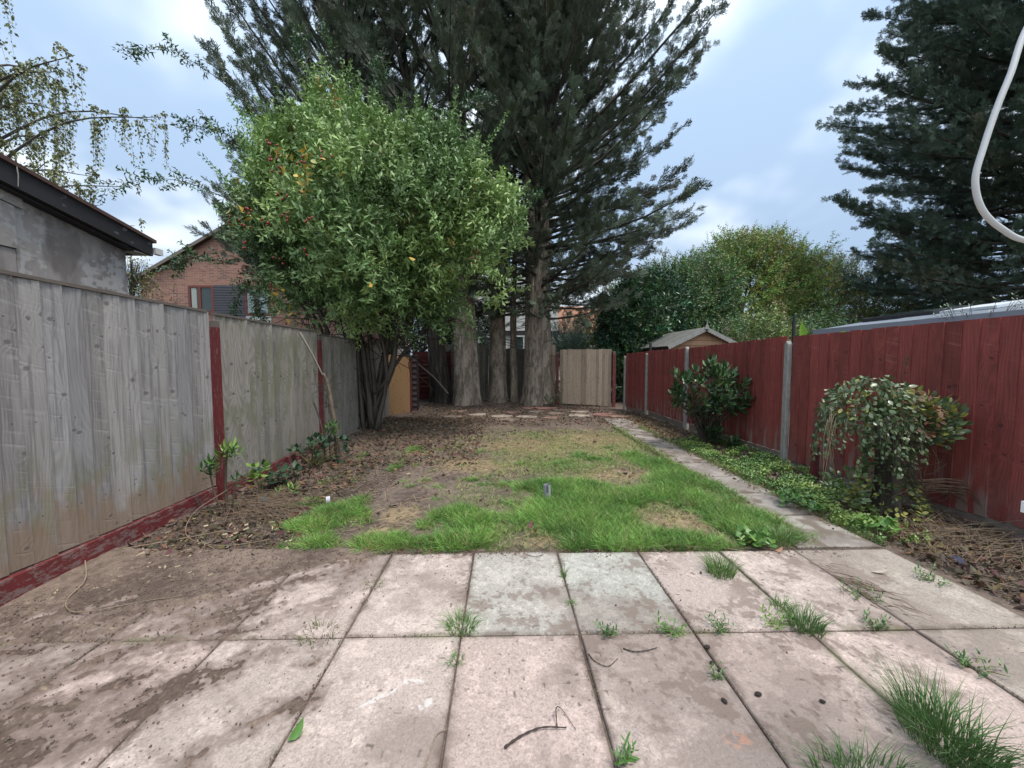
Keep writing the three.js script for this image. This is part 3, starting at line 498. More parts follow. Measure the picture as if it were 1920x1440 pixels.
// ================================================================== BUILDINGS
{ // neighbour's outbuilding behind the left fence
  const t = thing('outbuilding', 'grey cement-clad outbuilding with black fascia behind the left fence', 'outbuilding');
  const zf = -3.87, zn = 0.4, roofY = (z) => 2.46 + (z - zf) * 0.195;
  // wall faces: lower sheet and upper strips with their own edges
  const sheet = (z0, z1, ya0, ya1, yb0, yb1, x, th = 0.02) => { // trapezoid in z-y, front towards +x
    const P = [[z0, ya0], [z1, yb0], [z1, yb1], [z0, ya1]], pos = [], uv = [];
    const f = (i, dx) => [x + dx, P[i][1], P[i][0]];
    const q = (a, b, c, d) => { for (const p of [a, b, c, a, c, d]) { pos.push(...p); uv.push(p[2] * 0.36, p[1] * 0.5); } };
    q(f(0, 0), f(1, 0), f(2, 0), f(3, 0)); for (let i = 0; i < 4; i++) { const j = (i + 1) % 4; q(f(i, 0), f(j, 0), f(j, -th), f(i, -th)); }
    return geoFrom(pos, uv);
  };
  part('wall', mergeGeometries([box(0.2, 2.4, zn - zf - 0.02, -3.73, 1.2, (zn + zf) / 2), box(3.6, 2.35, 0.2, -5.5, 1.18, zf + 0.12)]), M.cement, t);
  part('cladding_sheet', sheet(zf, -3.02, -0.05, roofY(zf) - 0.02, -0.05, roofY(-3.02) - 0.02, -3.606), M.cement, t);
  part('cladding_sheet', sheet(-3.014, -1.2, -0.05, 2.215, -0.05, 2.235, -3.602), M.cement, t);
  part('cladding_sheet', sheet(-3.014, -1.2, 2.222, roofY(-3.014) - 0.1, 2.242, roofY(-1.2) - 0.10, -3.590), M.cement, t);
  part('cladding_sheet', sheet(-1.194, zn, -0.05, roofY(-1.2) - 0.10, -0.05, roofY(zn) - 0.1, -3.604), M.cement, t);
  part('pale_strip', sheet(-3.06, zn, roofY(-3.06) - 0.095, roofY(-3.06) - 0.02, roofY(zn) - 0.095, roofY(zn) - 0.02, -3.580), std({ map: concT, color: rgb(1.2, 1.2, 1.2) }), t);
  const fas = part('fascia', sheet(zf - 0.16, zn, roofY(zf) - 0.03, roofY(zf) + 0.135, roofY(zn) - 0.03, roofY(zn) + 0.17, -3.49, 0.03), M.fascia, t);
  part('end_fascia', box(3.6, 0.15, 0.025, -5.31, roofY(zf) + 0.055, zf - 0.175), M.fascia, t);
  { const so = sheet(zf + 0.005, zn, -0.026, -0.02, -0.026, -0.02, -3.522, 0.09), p = so.attributes.position; for (let i = 0; i < p.count; i++) p.setY(i, p.getY(i) + roofY(p.getZ(i))); so.computeVertexNormals(); part('soffit', so, M.fascia, t); }
  part('soffit', box(0.13, 0.012, 0.16, -3.58, roofY(zf) - 0.022, zf - 0.075), std({ color: rgb(0.4, 0.37, 0.33) }), t);
  const rg = sheet(zf - 0.19, zn, 0, 0.03, 0, 0.03, 0, 3.7); rg.translate(-3.47, 0, 0); { const p = rg.attributes.position; for (let i = 0; i < p.count; i++) p.setY(i, p.getY(i) + roofY(p.getZ(i)) + 0.14); rg.computeVertexNormals(); }
  part('roof', rg, std({ map: grainTile, color: rgb(0.075, 0.042, 0.036), roughness: 0.95 }), t);
  part('gutter_end', box(0.05, 0.06, 0.08, -3.50, roofY(zf) + 0.03, zf - 0.225), std({ color: rgb(0.55, 0.55, 0.56), roughness: 0.4 }), t);
  part('hanging_wire', limb([V(-3.475, roofY(-2.95) + 0.16, -2.95), V(-3.47, roofY(-2.95) + 0.08, -2.952), V(-3.472, roofY(-2.95) - 0.0, -2.948)], [0.004, 0.004, 0.003], 5), M.concrete, fas.parent);
}
const brickT = (() => {
  const BW = 0.225, BH = 0.075; // one repeat: 8 bricks by 24 courses
  return tex(1024, 1024, (u, v) => {
    const x = u * 8, y = v * 24, row = Math.floor(y), xx = x + (row % 2) * 0.5, ci = ((Math.floor(xx)) % 8 + 8) % 8, fx = xx - Math.floor(xx), fy = y - row;
    const mort = fx < 0.05 || fy < 0.15; const t = h2(ci * 7 + 3, row * 13 + 5), t2 = h2(ci * 3 + 1, row * 5 + 9);
    let c = mix3([0.30, 0.135, 0.10], [0.40, 0.205, 0.15], t); if (t2 > 0.8) c = mix3(c, [0.17, 0.09, 0.085], 0.6);
    c = c.map(q => q * (0.85 + 0.3 * fbm(u * 60, v * 60, 2))); return mort ? [0.37, 0.33, 0.30] : c;
  });
})();
M.brick = std({ map: brickT, roughness: 0.92 });
M.glass = new THREE.MeshPhysicalMaterial({ color: rgb(0.05, 0.07, 0.075), roughness: 0.05, metalness: 0, side: THREE.DoubleSide });
M.white = std({ color: rgb(0.72, 0.72, 0.71), roughness: 0.7 });
const extr = (pts, d) => { const s = new THREE.Shape(pts.map(p => new THREE.Vector2(...p))); return new THREE.ExtrudeGeometry(s, { depth: d, bevelEnabled: false }); };
function roofRows(t, x0, x1, run, rise, y0, z0, mat, n) { // courses of tiles on a slope facing +z
  const len = Math.hypot(run, rise), a = Math.atan2(rise, run), h = len / n;
  for (let k = 0; k < n; k++) { const m = part('tile_course', box(x1 - x0, 0.03, h + 0.05), mat, t); m.position.set((x0 + x1) / 2, y0 + rise * (k + 0.5) / n, z0 - run * (k + 0.5) / n); m.rotation.x = a - 0.03; }
}
{ // brick house, gable end towards the garden
  const t = thing('brick_house', 'red brick house with gable end beyond the left fence', 'house', [-16.2, 0, -18]); t.rotation.y = 0.05;
  const W = 10.4, ev = 4.95, pk = 8.1;
  const ww = part('wall', extr([[0, 0], [W, 0], [W, ev], [W / 2, pk], [0, ev]], 7), M.brick, t); { const g = ww.geometry, u = g.attributes.uv, p = g.attributes.position; g.translate(0, 0, -7); for (let i = 0; i < u.count; i++) u.setXY(i, (p.getX(i) + p.getZ(i)) / 1.8, p.getY(i) / 1.8); }
  for (const s of [0, 1]) { const L = Math.hypot(W / 2 + 0.25, pk - ev + 0.2), m = part('roof', box(L, 0.14, 7.4, 0, 0, -3.5), std({ color: rgb(0.10, 0.07, 0.06), map: grainTile }), t); const a = Math.atan2(pk - ev, W / 2); m.rotation.z = s ? -a : a; m.position.set(s ? W * 0.75 + 0.12 : W * 0.25 - 0.12, (ev + pk) / 2 + 0.03, 0);
    const v = part('verge', box(L, 0.13, 0.05), std({ color: rgb(0.20, 0.17, 0.155) }), t); v.rotation.z = m.rotation.z; v.position.set(m.position.x, m.position.y - 0.03, 0.225); }
  const win = (x, y, w, h, pale) => { const f = part('window', mergeGeometries([box(w, 0.09, 0.1, w / 2, 0.045, 0.03), box(w, 0.09, 0.1, w / 2, h - 0.045, 0.03), box(0.09, h - 0.18, 0.1, 0.045, h / 2, 0.03), box(0.09, h - 0.18, 0.1, w - 0.045, h / 2, 0.03), box(0.12, h - 0.18, 0.1, w * 0.44, h / 2, 0.035)]), std({ color: rgb(0.17, 0.05, 0.042), roughness: 0.6 }), t); f.position.set(x, y, 0);
    part('pane', box(w - 0.2, h - 0.2, 0.02, w / 2, h / 2, 0.035), pale ? new THREE.MeshPhysicalMaterial({ color: rgb(0.33, 0.42, 0.43), roughness: 0.06 }) : M.glass, f);
    if (!pale) part('curtain', box(0.22, h - 0.22, 0.012, 0.24, h / 2, 0.054), std({ color: rgb(0.38, 0.42, 0.40) }), f); return f; };
  win(2.05, 3.52, 1.08, 1.22, false); win(4.46, 3.42, 1.1, 1.2, true);
  const cl = part('cladding', box(1.32, 1.8, 0.03, 3.79, 3.86, 0.03), std({ color: rgb(0.045, 0.045, 0.055) }), t);
  for (let k = 0; k < 16; k++) { const m = part('slat', box(1.32, 0.103, 0.022), std({ color: rgb(0.062, 0.062, 0.078), roughness: 0.6 }), cl); m.position.set(3.79, 3.02 + k * 0.113, 0.06); m.rotation.x = -0.12; }
  part('white_panel', box(1.1, 0.62, 0.04, 5.01, 3.1, 0.03), M.white, t);
}
{ // pale house far behind the back fence
  const t = thing('pale_house', 'white rendered house glimpsed behind the conifer trunks', 'house', [-4.5, 0, -27]);
  part('wall', box(14, 3.3, 6, 7, 1.65, -3), M.white, t);
  const tile = std({ map: grainTile, color: rgb(0.36, 0.17, 0.10) }); roofRows(t, -0.3, 14.3, 3.2, 2.2, 3.25, 0.25, tile, 12);
  part('gable_wall', (() => { const g = extr([[0, 0], [5.2, 0], [5.2, 5.2], [2.6, 7.0], [0, 5.2]], 3); g.translate(2.6, 0, 0.1); return g; })(), M.white, t);
  const fr = (x, y, w, h) => { const f = part('window', mergeGeometries([box(w, 0.1, 0.1, 0, -h / 2, 0), box(w, 0.1, 0.1, 0, h / 2, 0), box(0.1, h, 0.1, -w / 2, 0, 0), box(0.1, h, 0.1, w / 2, 0, 0), box(0.08, h, 0.08, 0, 0, 0)]), M.white, t); f.position.set(x, y, x < 8 ? 3.15 : 0.05); part('pane', box(w, h, 0.02), M.glass, f); };
  fr(5.7, 2.2, 1.6, 1.3); fr(3.7, 2.2, 1.4, 1.2); fr(10.2, 2.7, 1.4, 0.7); fr(12.0, 2.0, 1.2, 1.2);
  part('lintel_band', box(5.3, 0.25, 0.12, 5.2, 3.05, 3.15), std({ color: rgb(0.05, 0.05, 0.055) }), t);
}
{ // shed beyond the right fence
  const t = thing('garden_shed', 'small wooden shed with grey felt roof and finial beyond the right fence', 'shed', [5.40, 0, -10.5]);
  const hw = 0.90, ev = 1.80, pk = 2.24, D = 2.7; const boardsM = [0, 1, 2].map(i => std({ map: grainTile, color: rgb([0.34, 0.28, 0.38][i], [0.195, 0.158, 0.225][i], [0.115, 0.094, 0.14][i]) }));
  part('side_wall', box(0.03, ev, D, -hw + 0.015, ev / 2, -D / 2 - 0.06), boardsM[1], t); part('side_wall', box(0.03, ev, D, hw - 0.015, ev / 2, -D / 2 - 0.06), boardsM[1], t); part('rear_wall', box(hw * 2 - 0.06, ev, 0.03, 0, ev / 2, -D - 0.03), boardsM[0], t);
  part('gable_backing', (() => { const g = extr([[-hw, 0], [hw, 0], [hw, ev], [0, pk], [-hw, ev]], 0.02); g.translate(0, 0, -0.06); return g; })(), std({ color: rgb(0.07, 0.04, 0.025) }), t);
  for (let k = 0; k < 18; k++) { const y = 0.1 + k * 0.122; const half = (yy) => yy < ev ? hw : hw * Math.max(0, (pk - yy) / (pk - ev)); const w0 = half(y), w1 = half(y + 0.115); if (w0 < 0.06) break;
    const g = extr([[-w0, 0], [w0, 0], [w1, 0.115], [-w1, 0.115]], 0.016); const m = part('board', g, boardsM[k % 3], t); m.position.set(0, y, -0.036); m.rotation.x = -0.05; }
  const a = Math.atan2(pk - ev, hw), L = Math.hypot(hw, pk - ev) + 0.14;
  const felt = std({ map: tex(256, 256, (u, v) => { const k = 0.7 + 0.6 * fbm(u * 20, v * 20, 4); return [0.15 * k, 0.15 * k, 0.14 * k]; }), roughness: 0.95 });
  for (const s of [-1, 1]) {
    const rf = part('roof_slope', box(L, 0.025, D + 0.26, s * L / 2, 0, -D / 2 - 0.03), felt, t); rf.position.set(0, pk + 0.03, 0); rf.rotation.z = -s * a;
    for (let k = 1; k < 3; k++) part('felt_lap', box(L * 0.99, 0.012, 0.1, s * L / 2, 0.018, -k * 0.95), felt, rf);
    const sh = new THREE.Shape(); sh.moveTo(0, 0.03); sh.lineTo(L, 0.03); sh.lineTo(L, -0.07); for (let i = 14; i >= 0; i--) { sh.lineTo(L * (i + 0.5) / 15, -0.085); sh.lineTo(L * i / 15, -0.062); } sh.closePath();
    const bg = new THREE.ExtrudeGeometry(s > 0 ? sh : new THREE.Shape(sh.getPoints().map(p => new THREE.Vector2(-p.x, p.y)).reverse()), { depth: 0.02, bevelEnabled: false }); const bb = part('barge_board', bg, std({ map: grainTile, color: rgb(0.30, 0.29, 0.275) }), t); bb.position.set(0, pk + 0.015, 0.105); bb.rotation.z = -s * a;
    part('eaves_board', box(0.02, 0.08, D + 0.2, s * (L - 0.015), -0.055, -D / 2 - 0.03), std({ color: rgb(0.025, 0.025, 0.025) }), rf);
  }
  const fn = extr([[-0.055, -0.06], [0.055, -0.06], [0.04, 0.02], [0.012, 0.08], [0, 0.20], [-0.012, 0.08], [-0.04, 0.02]], 0.022); fn.translate(0, pk + 0.04, 0.128); part('finial', fn, std({ map: grainTile, color: rgb(0.30, 0.29, 0.275) }), t);
}
{ // neighbour's low metal roof on the right
  const t = thing('lean_to', 'low lean-to with blue-grey sheet roof behind the near red panel', 'lean-to', [0, 0, 0]);
  const roofM = std({ color: rgb(0.20, 0.225, 0.265), roughness: 0.5, metalness: 0.1 });
  const P = (x, y, z) => [x, y, z]; const x0 = 4.62, x1 = 6.4, y0 = 1.835, y1 = 2.13, z0 = -5.75, z1 = -2.1, pos = [];
  const sheetW = (z1 - z0) / 5;
  for (let k = 0; k < 5; k++) { const g = box(Math.hypot(x1 - x0, y1 - y0), 0.018, sheetW + 0.03); const m = part('roof_sheet', g, roofM, t); m.position.set((x0 + x1) / 2, (y0 + y1) / 2 + (k % 2) * 0.007, z0 + sheetW * (k + 0.5)); m.rotation.z = Math.atan2(y1 - y0, x1 - x0); }
  part('eaves_trim', box(0.03, 0.085, z1 - z0, x0 - 0.02, y0 - 0.03, (z0 + z1) / 2), std({ color: rgb(0.27, 0.30, 0.35), roughness: 0.5 }), t);
  part('wall', box(0.1, 1.78, z1 - z0 - 0.2, x0 + 0.12, 0.89, (z0 + z1) / 2), M.white, t); part('wall', box(0.1, 1.95, z1 - z0 - 0.2, x1 - 0.1, 0.97, (z0 + z1) / 2), M.white, t);
  const rs = (y1 - y0) / (x1 - x0), seat = (m, x, dy) => { m.position.set(x, y0 + (x - x0) * rs + dy, 0); m.rotation.z = Math.atan(rs); };
  const sk = part('rooflight', box(0.5, 0.05, 0.95, 0, 0, -5.2), std({ color: rgb(0.03, 0.032, 0.036), roughness: 0.4 }), t); seat(sk, 5.5, 0.036); part('pane', box(0.4, 0.006, 0.8, 0, 0.03, -5.2), M.glass, sk); seat(part('rooflight_cover', box(0.5, 0.03, 0.55, 0, 0, -4.38), std({ color: rgb(0.62, 0.65, 0.68), roughness: 0.5 }), t), 5.5, 0.03);
}
{ // corner of the house the picture is taken from (out of frame): it carries the cable and the white sill
  const t = thing('house_return_wall', 'white rendered return wall of the near house beside the camera', 'wall', [1.98, 0, 0.2]);
  part('wall', box(0.25, 3.2, 1.5, 0.125, 1.6, 0), M.white, t);
  const s = box(0.62, 0.03, 0.3, 0, 0, 0); const m = part('sill', s, std({ color: rgb(0.8, 0.8, 0.8), roughness: 0.4 }), t); m.position.set(-0.283, 1.008, -1.05);
  part('sill_bracket', box(0.16, 0.05, 0.5, 0.0, 0.966, -0.82), M.white, t);
}
single('white_cable', limb(curvePts([[2.0, 2.55, -0.4], [1.75, 2.50, -0.75], [1.36, 2.30, -1.0], [1.265, 2.10, -1.0], [1.215, 1.94, -1.0], [1.199, 1.855, -1.0], [1.222, 1.785, -1.0], [1.28, 1.735, -1.0], [1.36, 1.705, -1.0], [1.7, 1.66, -0.8], [2.0, 1.62, -0.5]], 90), new Array(91).fill(0.0068), 14), std({ color: rgb(0.62, 0.62, 0.62), roughness: 0.45 }), 'thick white cable hanging in a loop at the right edge', 'cable');
// ================================================================== TREES
// flat feathery spray of a cypress, along +y, unit length
function sprayGeo(seed) {
  const r = rng(seed), pos = [];
  const dia = (p, d, L, w, nrm) => { const s = d.clone().cross(nrm).normalize().multiplyScalar(w / 2), m = p.clone().addScaledVector(d, L * 0.4), e = p.clone().addScaledVector(d, L); const a = m.clone().add(s), b = m.clone().sub(s); pos.push(...p.toArray(), ...a.toArray(), ...e.toArray(), ...p.toArray(), ...e.toArray(), ...b.toArray()); };
  const N = V(0, 0, 1); const axis = (t) => V((r() - 0.5) * 0.02, t, -0.12 * t * t);
  for (let i = 0; i < 6; i++) dia(axis(i / 6), V(0, 1, -0.1), 0.24, 0.045, N);
  for (let i = 0; i < 8; i++) for (const s of [-1, 1]) {
    const t = 0.06 + 0.86 * (i + 0.4 * r()) / 8, L = (0.52 * (1 - t) + 0.14) * (0.6 + 0.8 * r()), p = axis(t), d = V(s * (0.45 + 0.25 * r()), 0.9, (r() - 0.5) * 0.8).normalize();
    dia(p, d, L, 0.06, N.clone().add(rdir(r).multiplyScalar(0.5)).normalize());
    for (let k = 1; k < 3; k++) { const q = p.clone().addScaledVector(d, L * (0.2 + 0.27 * k)); dia(q, V(s * 0.25, 1, (r() - 0.5) * 0.9).normalize(), L * 0.45, 0.055, N.clone().add(rdir(r).multiplyScalar(0.6)).normalize()); dia(q, V(s * 1, 0.25, (r() - 0.5) * 0.9).normalize(), L * 0.38, 0.05, N); }
  }
  return geoFrom(pos);
}
const spray = sprayGeo(5);
function trunkGeo(pts, radii, flutes, seed, seg = 26, rows = 40) {
  const c = new THREE.CatmullRomCurve3(pts.map(p => V(...p))), pos = [], uv = [], idx = [], r = rng(seed), ph = [r() * 6, r() * 6, r() * 6];
  const R = (t) => { const f = t * (radii.length - 1), i = Math.min(radii.length - 2, Math.floor(f)); return lerp(radii[i], radii[i + 1], f - i); };
  for (let j = 0; j <= rows; j++) { const t = (j / rows) ** 1.4, p = c.getPoint(t), rad = R(t) * (1 + 0.2 * Math.exp(-Math.max(0, p.y) * 3.6)), fl = Math.exp(-t * 6);
    for (let s = 0; s <= seg; s++) { const a = s / seg * 6.2832; const k = 1 + flutes * (0.10 + 0.22 * fl) * Math.sin(a * 3 + ph[0] + t * 1.5) + flutes * 0.12 * Math.sin(a * 5 + ph[1] - t * 3) + 0.12 * flutes * Math.sin(a * 8 + ph[2] + t * 2) + 0.06 * (vn(a * 2 + seed, p.y * 3) - 0.5);
      pos.push(p.x + Math.cos(a) * rad * k, p.y, p.z + Math.sin(a) * rad * k); uv.push(s / seg * Math.max(1, Math.round(radii[0] * 5)), p.y * 0.85); } }
  for (let j = 0; j < rows; j++) for (let s = 0; s < seg; s++) { const k = j * (seg + 1) + s; idx.push(k, k + seg + 1, k + 1, k + 1, k + seg + 1, k + seg + 2); }
  return geoFrom(pos, uv, idx);
}
function conifer(o) {
  const t = thing(o.name ?? 'conifer_tree', o.label, 'tree', [o.x, 0, o.z], o.group), r = rng(o.seed);
  const at = (h) => V((o.lean?.[0] ?? 0) * h, h, (o.lean?.[1] ?? 0) * h);
  const tp = []; for (let i = 0; i <= 6; i++) { const h = -0.1 + (o.H + 0.1) * i / 6, p = at(h); tp.push([p.x + (i ? (r() - 0.5) * 0.12 : 0), h, p.z]); }
  part('trunk', trunkGeo(tp, o.radii, o.flutes ?? 0.7, o.seed, 28, 60), o.bark ?? M.barkGrey, t);
  if (o.fork) part('trunk', trunkGeo(o.fork.pts, o.fork.radii, 0.5, o.seed + 3, 20, 40), o.bark ?? M.barkGrey, t);
  const wood = [], items = [];
  for (let i = 0; i < o.n; i++) {
    const u = (i + r()) / o.n, h = lerp(o.from, o.H - 0.3, Math.pow(u, 0.95)), az = i * 2.39996 + (r() - 0.5) * 0.9;
    const out = V(Math.cos(az), 0, Math.sin(az)); let L = o.reach(h, out) * ((o.l0 ?? 0.72) + (1.14 - (o.l0 ?? 0.72)) * r()); if (L < 0.4) continue;
    const e = o.elev(h) + (r() - 0.5) * 0.3, b = at(h), ce = Math.cos(e), se = Math.sin(e), sag = o.sag ?? 0.1, side = (r() - 0.5) * 0.5;
    const sv = V(-out.z, 0, out.x); const wob = (r() - 0.5) * 0.5, wf = 2 + 3 * r(); const P = (q) => b.clone().addScaledVector(sv, wob * Math.sin(q * wf) * 0.6).addScaledVector(UPY, wob * 0.5 * Math.sin(q * wf + 1) - wob * 0.42).addScaledVector(out, L * q * ce).addScaledVector(UPY, L * (q * (se - sag) + sag * 1.7 * q * q)).addScaledVector(sv, side * L * q * q * 0.6);
    const pts = [0, 0.25, 0.5, 0.75, 1].map(P), r0 = 0.012 + 0.013 * L; wood.push(limb(pts, [r0, r0 * 0.8, r0 * 0.55, r0 * 0.35, 0.006], 5));
    const bare = o.bare ?? 0.28, ns = Math.round(L * (o.dens ?? 5.2)), tint = 0.75 + 0.5 * r(), brown = r() < (o.brown ?? 0.12) ? 0.6 : 0.0;
    for (let k = 0; k < ns; k++) {
      const q = bare + (1 - bare) * (k + r()) / ns, p = P(q), d = P(Math.min(1, q + 0.05)).sub(P(q - 0.05)).normalize();
      const sd = rdir(r); sd.addScaledVector(d, -sd.dot(d)).normalize(); const dir = d.clone().multiplyScalar(0.75).addScaledVector(sd, 0.8 * (1.2 - q * 0.95)).addScaledVector(UPY, o.up ?? 0.18).normalize();
      const sl = (0.35 + 0.75 * r()) * (1.25 - 0.75 * q) * (o.sub ?? 1); const m = 1 + Math.round(sl * 5);
      for (let w = 0; w < m; w++) {
        const f = (w + 0.5 + 0.4 * r()) / m, sp = p.clone().addScaledVector(dir, sl * f).addScaledVector(rdir(r), 0.05);
        const sdir = dir.clone().addScaledVector(d, 0.4).addScaledVector(rdir(r), 0.45).normalize(), g = tint * (0.7 + 0.6 * r()), bz = brown * r();
        const base = o.col ?? [0.105, 0.135, 0.09];
        items.push({ m: mat4(sp, sdir, r() * 6.28, (0.17 + 0.17 * r()) * (o.leaf ?? 1)), c: mix3(base, [0.10, 0.068, 0.04], bz).map(q2 => q2 * g) });
      }
    }
  }
  // dead bare twigs low on the stem
  for (let i = 0; i < (o.dead ?? 0); i++) { const h = o.from * 0.55 + r() * (o.deadTop ?? 3), az = r() * 6.28, L = 0.5 + r() * 1.3, b = at(h), out = V(Math.cos(az), 0.15 - 0.5 * r(), Math.sin(az)); wood.push(limb([b, b.clone().addScaledVector(out, L * 0.5).add(V(0, 0.08, 0)), b.clone().addScaledVector(out, L)], [0.014, 0.009, 0.003], 4)); }
  const bm = part('branches', mergeGeometries(wood), M.barkDark, t); bm.userData.kind = 'stuff';
  stuffOf('crown', spray, M.needle, items, t);
  return t;
}
const CG = 'tall dark conifers along the back of the garden';
conifer({ label: 'conifer with stout pale grey trunk, left of the trunk pair', group: CG, x: -1.22, z: -12.5, H: 17, seed: 21, dens: 4.2, n: 84, from: 3.0, radii: [0.39, 0.32, 0.29, 0.22, 0.15, 0.08, 0.02], lean: [-0.015, 0], flutes: 0.55, dead: 26,
  reach: (h, d) => (3.6 + 1.0 * d.x * -1) * ss(2.0, 6, h) * (h > 11 ? lerp(1, 0.3, (h - 11) / 6) : 1) + 0.6, elev: (h) => lerp(0.15, 0.85, ss(3, 12, h)) });
conifer({ label: 'conifer with smooth tapering trunk in the middle of the row', group: CG, x: -0.20, z: -13.3, H: 17.5, seed: 22, dens: 4, n: 70, from: 3.2, radii: [0.29, 0.25, 0.21, 0.18, 0.12, 0.07, 0.02], lean: [-0.012, 0], flutes: 0.35, dead: 22,
  reach: (h, d) => 3.2 * ss(2.0, 6, h) * (h > 12 ? lerp(1, 0.3, (h - 12) / 6) : 1) + 0.5, elev: (h) => lerp(0.15, 0.85, ss(3, 12, h)) });
conifer({ label: 'slender conifer stem between the middle and the thickest trunk', group: CG, x: 0.37, z: -13.35, H: 11, seed: 23, n: 45, from: 4.0, radii: [0.13, 0.115, 0.10, 0.09, 0.07, 0.05, 0.02], flutes: 0.15, dead: 18,
  reach: () => 1.5, elev: () => 0.55 });
conifer({ label: 'conifer with the thickest, fluted double trunk, right of centre', group: CG, x: 1.10, z: -12.7, H: 17, seed: 24, l0: 0.5, dens: 5.8, n: 320, from: 2.7, radii: [0.52, 0.36, 0.27, 0.20, 0.14, 0.08, 0.02], lean: [0.005, 0], flutes: 0.75, dead: 30,
  fork: { pts: [[-0.12, -0.1, 0.1], [-0.18, 2, 0.12], [-0.2, 4.5, 0.1], [-0.4, 9, 0.0], [-0.7, 14, 0]], radii: [0.34, 0.24, 0.19, 0.12, 0.03] },
  reach: (h, d) => { const right = Math.max(0, d.x); return (3.1 + right * (h < 4.2 ? 0.2 : h < 6.5 ? 0.7 : 2.3)) * ss(1.2, 4.2, h) * (h > 12.5 ? lerp(1, 0.3, (h - 12.5) / 4.5) : 1) + 0.7; }, elev: (h) => lerp(0.02, 0.85, ss(3.0, 10, h)), brown: 0.25 });
conifer({ label: 'dark leaning conifer trunk at the back left corner', group: CG, x: -2.05, z: -12.95, H: 15, seed: 25, dens: 4.2, n: 64, from: 3.2, radii: [0.34, 0.24, 0.2, 0.16, 0.11, 0.06, 0.02], lean: [-0.10, 0], flutes: 0.6, bark: M.barkDark, dead: 24,
  reach: (h, d) => (3.0 + 0.9 * Math.max(0, -d.x)) * ss(2, 6, h) * (h > 11 ? lerp(1, 0.35, (h - 11) / 4) : 1) + 0.5, elev: (h) => lerp(0.2, 0.9, ss(3, 11, h)) });
conifer({ label: 'broad conifer rising behind the large green shrub, beyond the fence', group: CG, x: -5.4, z: -13.6, H: 18, seed: 26, l0: 0.6, n: 190, from: 2.4, radii: [0.38, 0.3, 0.25, 0.2, 0.14, 0.08, 0.02], flutes: 0.5, dead: 10,
  reach: (h, d) => (3.6 + 0.2 * Math.max(0, -d.x)) * ss(0.5, 4.5, h) * (h > 13 ? lerp(1, 0.3, (h - 13) / 5) : 1) + 0.5, elev: (h) => lerp(0.3, 0.95, ss(3, 12, h)) });
const RG = 'dark conifers beyond the right fence';
conifer({ label: 'huge dark conifer with layered boughs at the right edge', group: RG, x: 17.6, z: -12.4, H: 19, seed: 27, n: 260, from: 2.6, radii: [0.40, 0.33, 0.28, 0.22, 0.16, 0.09, 0.02], flutes: 0.4, sag: 0.16, brown: 0.08, dead: 40, deadTop: 3.5, bare: 0.26, dens: 9,
  reach: (h, d) => (5.1 - 0.03 * h) * ss(0.5, 4.0, h) * (h > 11 ? lerp(1, 0.3, (h - 11) / 8) : 1) + 0.5, elev: (h) => lerp(0.02, 0.35, ss(3, 14, h)), col: [0.09, 0.13, 0.095] });
conifer({ label: 'second dark conifer behind the layered one, cut by the right edge', group: RG, x: 20.5, z: -14.5, H: 18, seed: 28, n: 150, from: 2.2, radii: [0.36, 0.3, 0.25, 0.2, 0.14, 0.08, 0.02], flutes: 0.4, sag: 0.16, dead: 10, bare: 0.3,
  reach: (h) => 5.2 * ss(0.5, 4, h) * (h > 11 ? lerp(1, 0.3, (h - 11) / 7) : 1) + 0.5, elev: (h) => lerp(0.05, 0.4, ss(3, 14, h)), col: [0.09, 0.13, 0.095] });
{ // brown dead sprays hanging in the right conifer
  const t = scene.children.find(o => o.userData.label?.startsWith('huge dark conifer')), r = rng(3), items = [];
  for (const [x, y, z, s] of [[-1.7, 5.2, 3.2, 0.45], [-1.0, 4.0, 2.6, 0.6], [-0.6, 3.4, 2.4, 0.5], [-2.6, 4.6, 3.0, 0.3], [-3.6, 11.5, 2.6, 0.4], [-0.3, 8.0, 4.0, 0.4]]) for (let k = 0; k < 26; k++) items.push({ m: mat4(V(x, y, z).addScaledVector(rdir(r), s * r()), V(-0.6, -0.35, 0.3).addScaledVector(rdir(r), 0.5), r() * 6, 0.3), c: [0.20 * (0.7 + 0.6 * r()), 0.105, 0.06] });
  stuffOf('dead_sprays', spray, M.needle, items, t);
}
// ------------------------------------------------------------------ broadleaf crowns
function crownItems(o) {      // o.ell: [cx,cy,cz,rx,ry,rz,count], local
  const r = rng(o.seed), items = [];
  for (const [cx, cy, cz, rx, ry, rz, n] of o.ell) for (let i = 0; i < n; i++) {
    const d = rdir(r); const lump = (o.lump ?? 0.62) + 0.76 * fbm(d.x * 2.8 + cx + 9, d.y * 2.8 + d.z * 2.1 + cy, 3); const q = Math.pow(r(), o.hollow ?? 0.35) * lump;
    const p = V(cx + d.x * rx * q, cy + d.y * ry * q, cz + d.z * rz * q);
    if (o.gap) { const f = o.gap, g = 0.5 * fbm(p.x * f + p.z * 0.6 * f + 3, p.y * f - p.z * 0.5 * f, 2) + 0.5 * fbm(p.z * f + 7, p.y * f + p.x * 0.5 * f + 4, 2); if (g + (r() - 0.5) * 0.08 < (o.gapAt ?? 0.44)) continue; }
    const nrm = V(d.x / rx, d.y / ry, d.z / rz).normalize();
    const dir = nrm.multiplyScalar(o.outw ?? 0.8).addScaledVector(rdir(r), 0.65).addScaledVector(UPY, o.up ?? 0.3).normalize();
    if (o.cut && o.cut(p, r)) continue;
    const cl = o.color(p, r, q); if (!cl) continue;
    items.push({ m: mat4(p, dir, r() * 6.28, (0.75 + 0.5 * r()) * (o.size ?? 1)), c: cl });
  }
  return items;
}
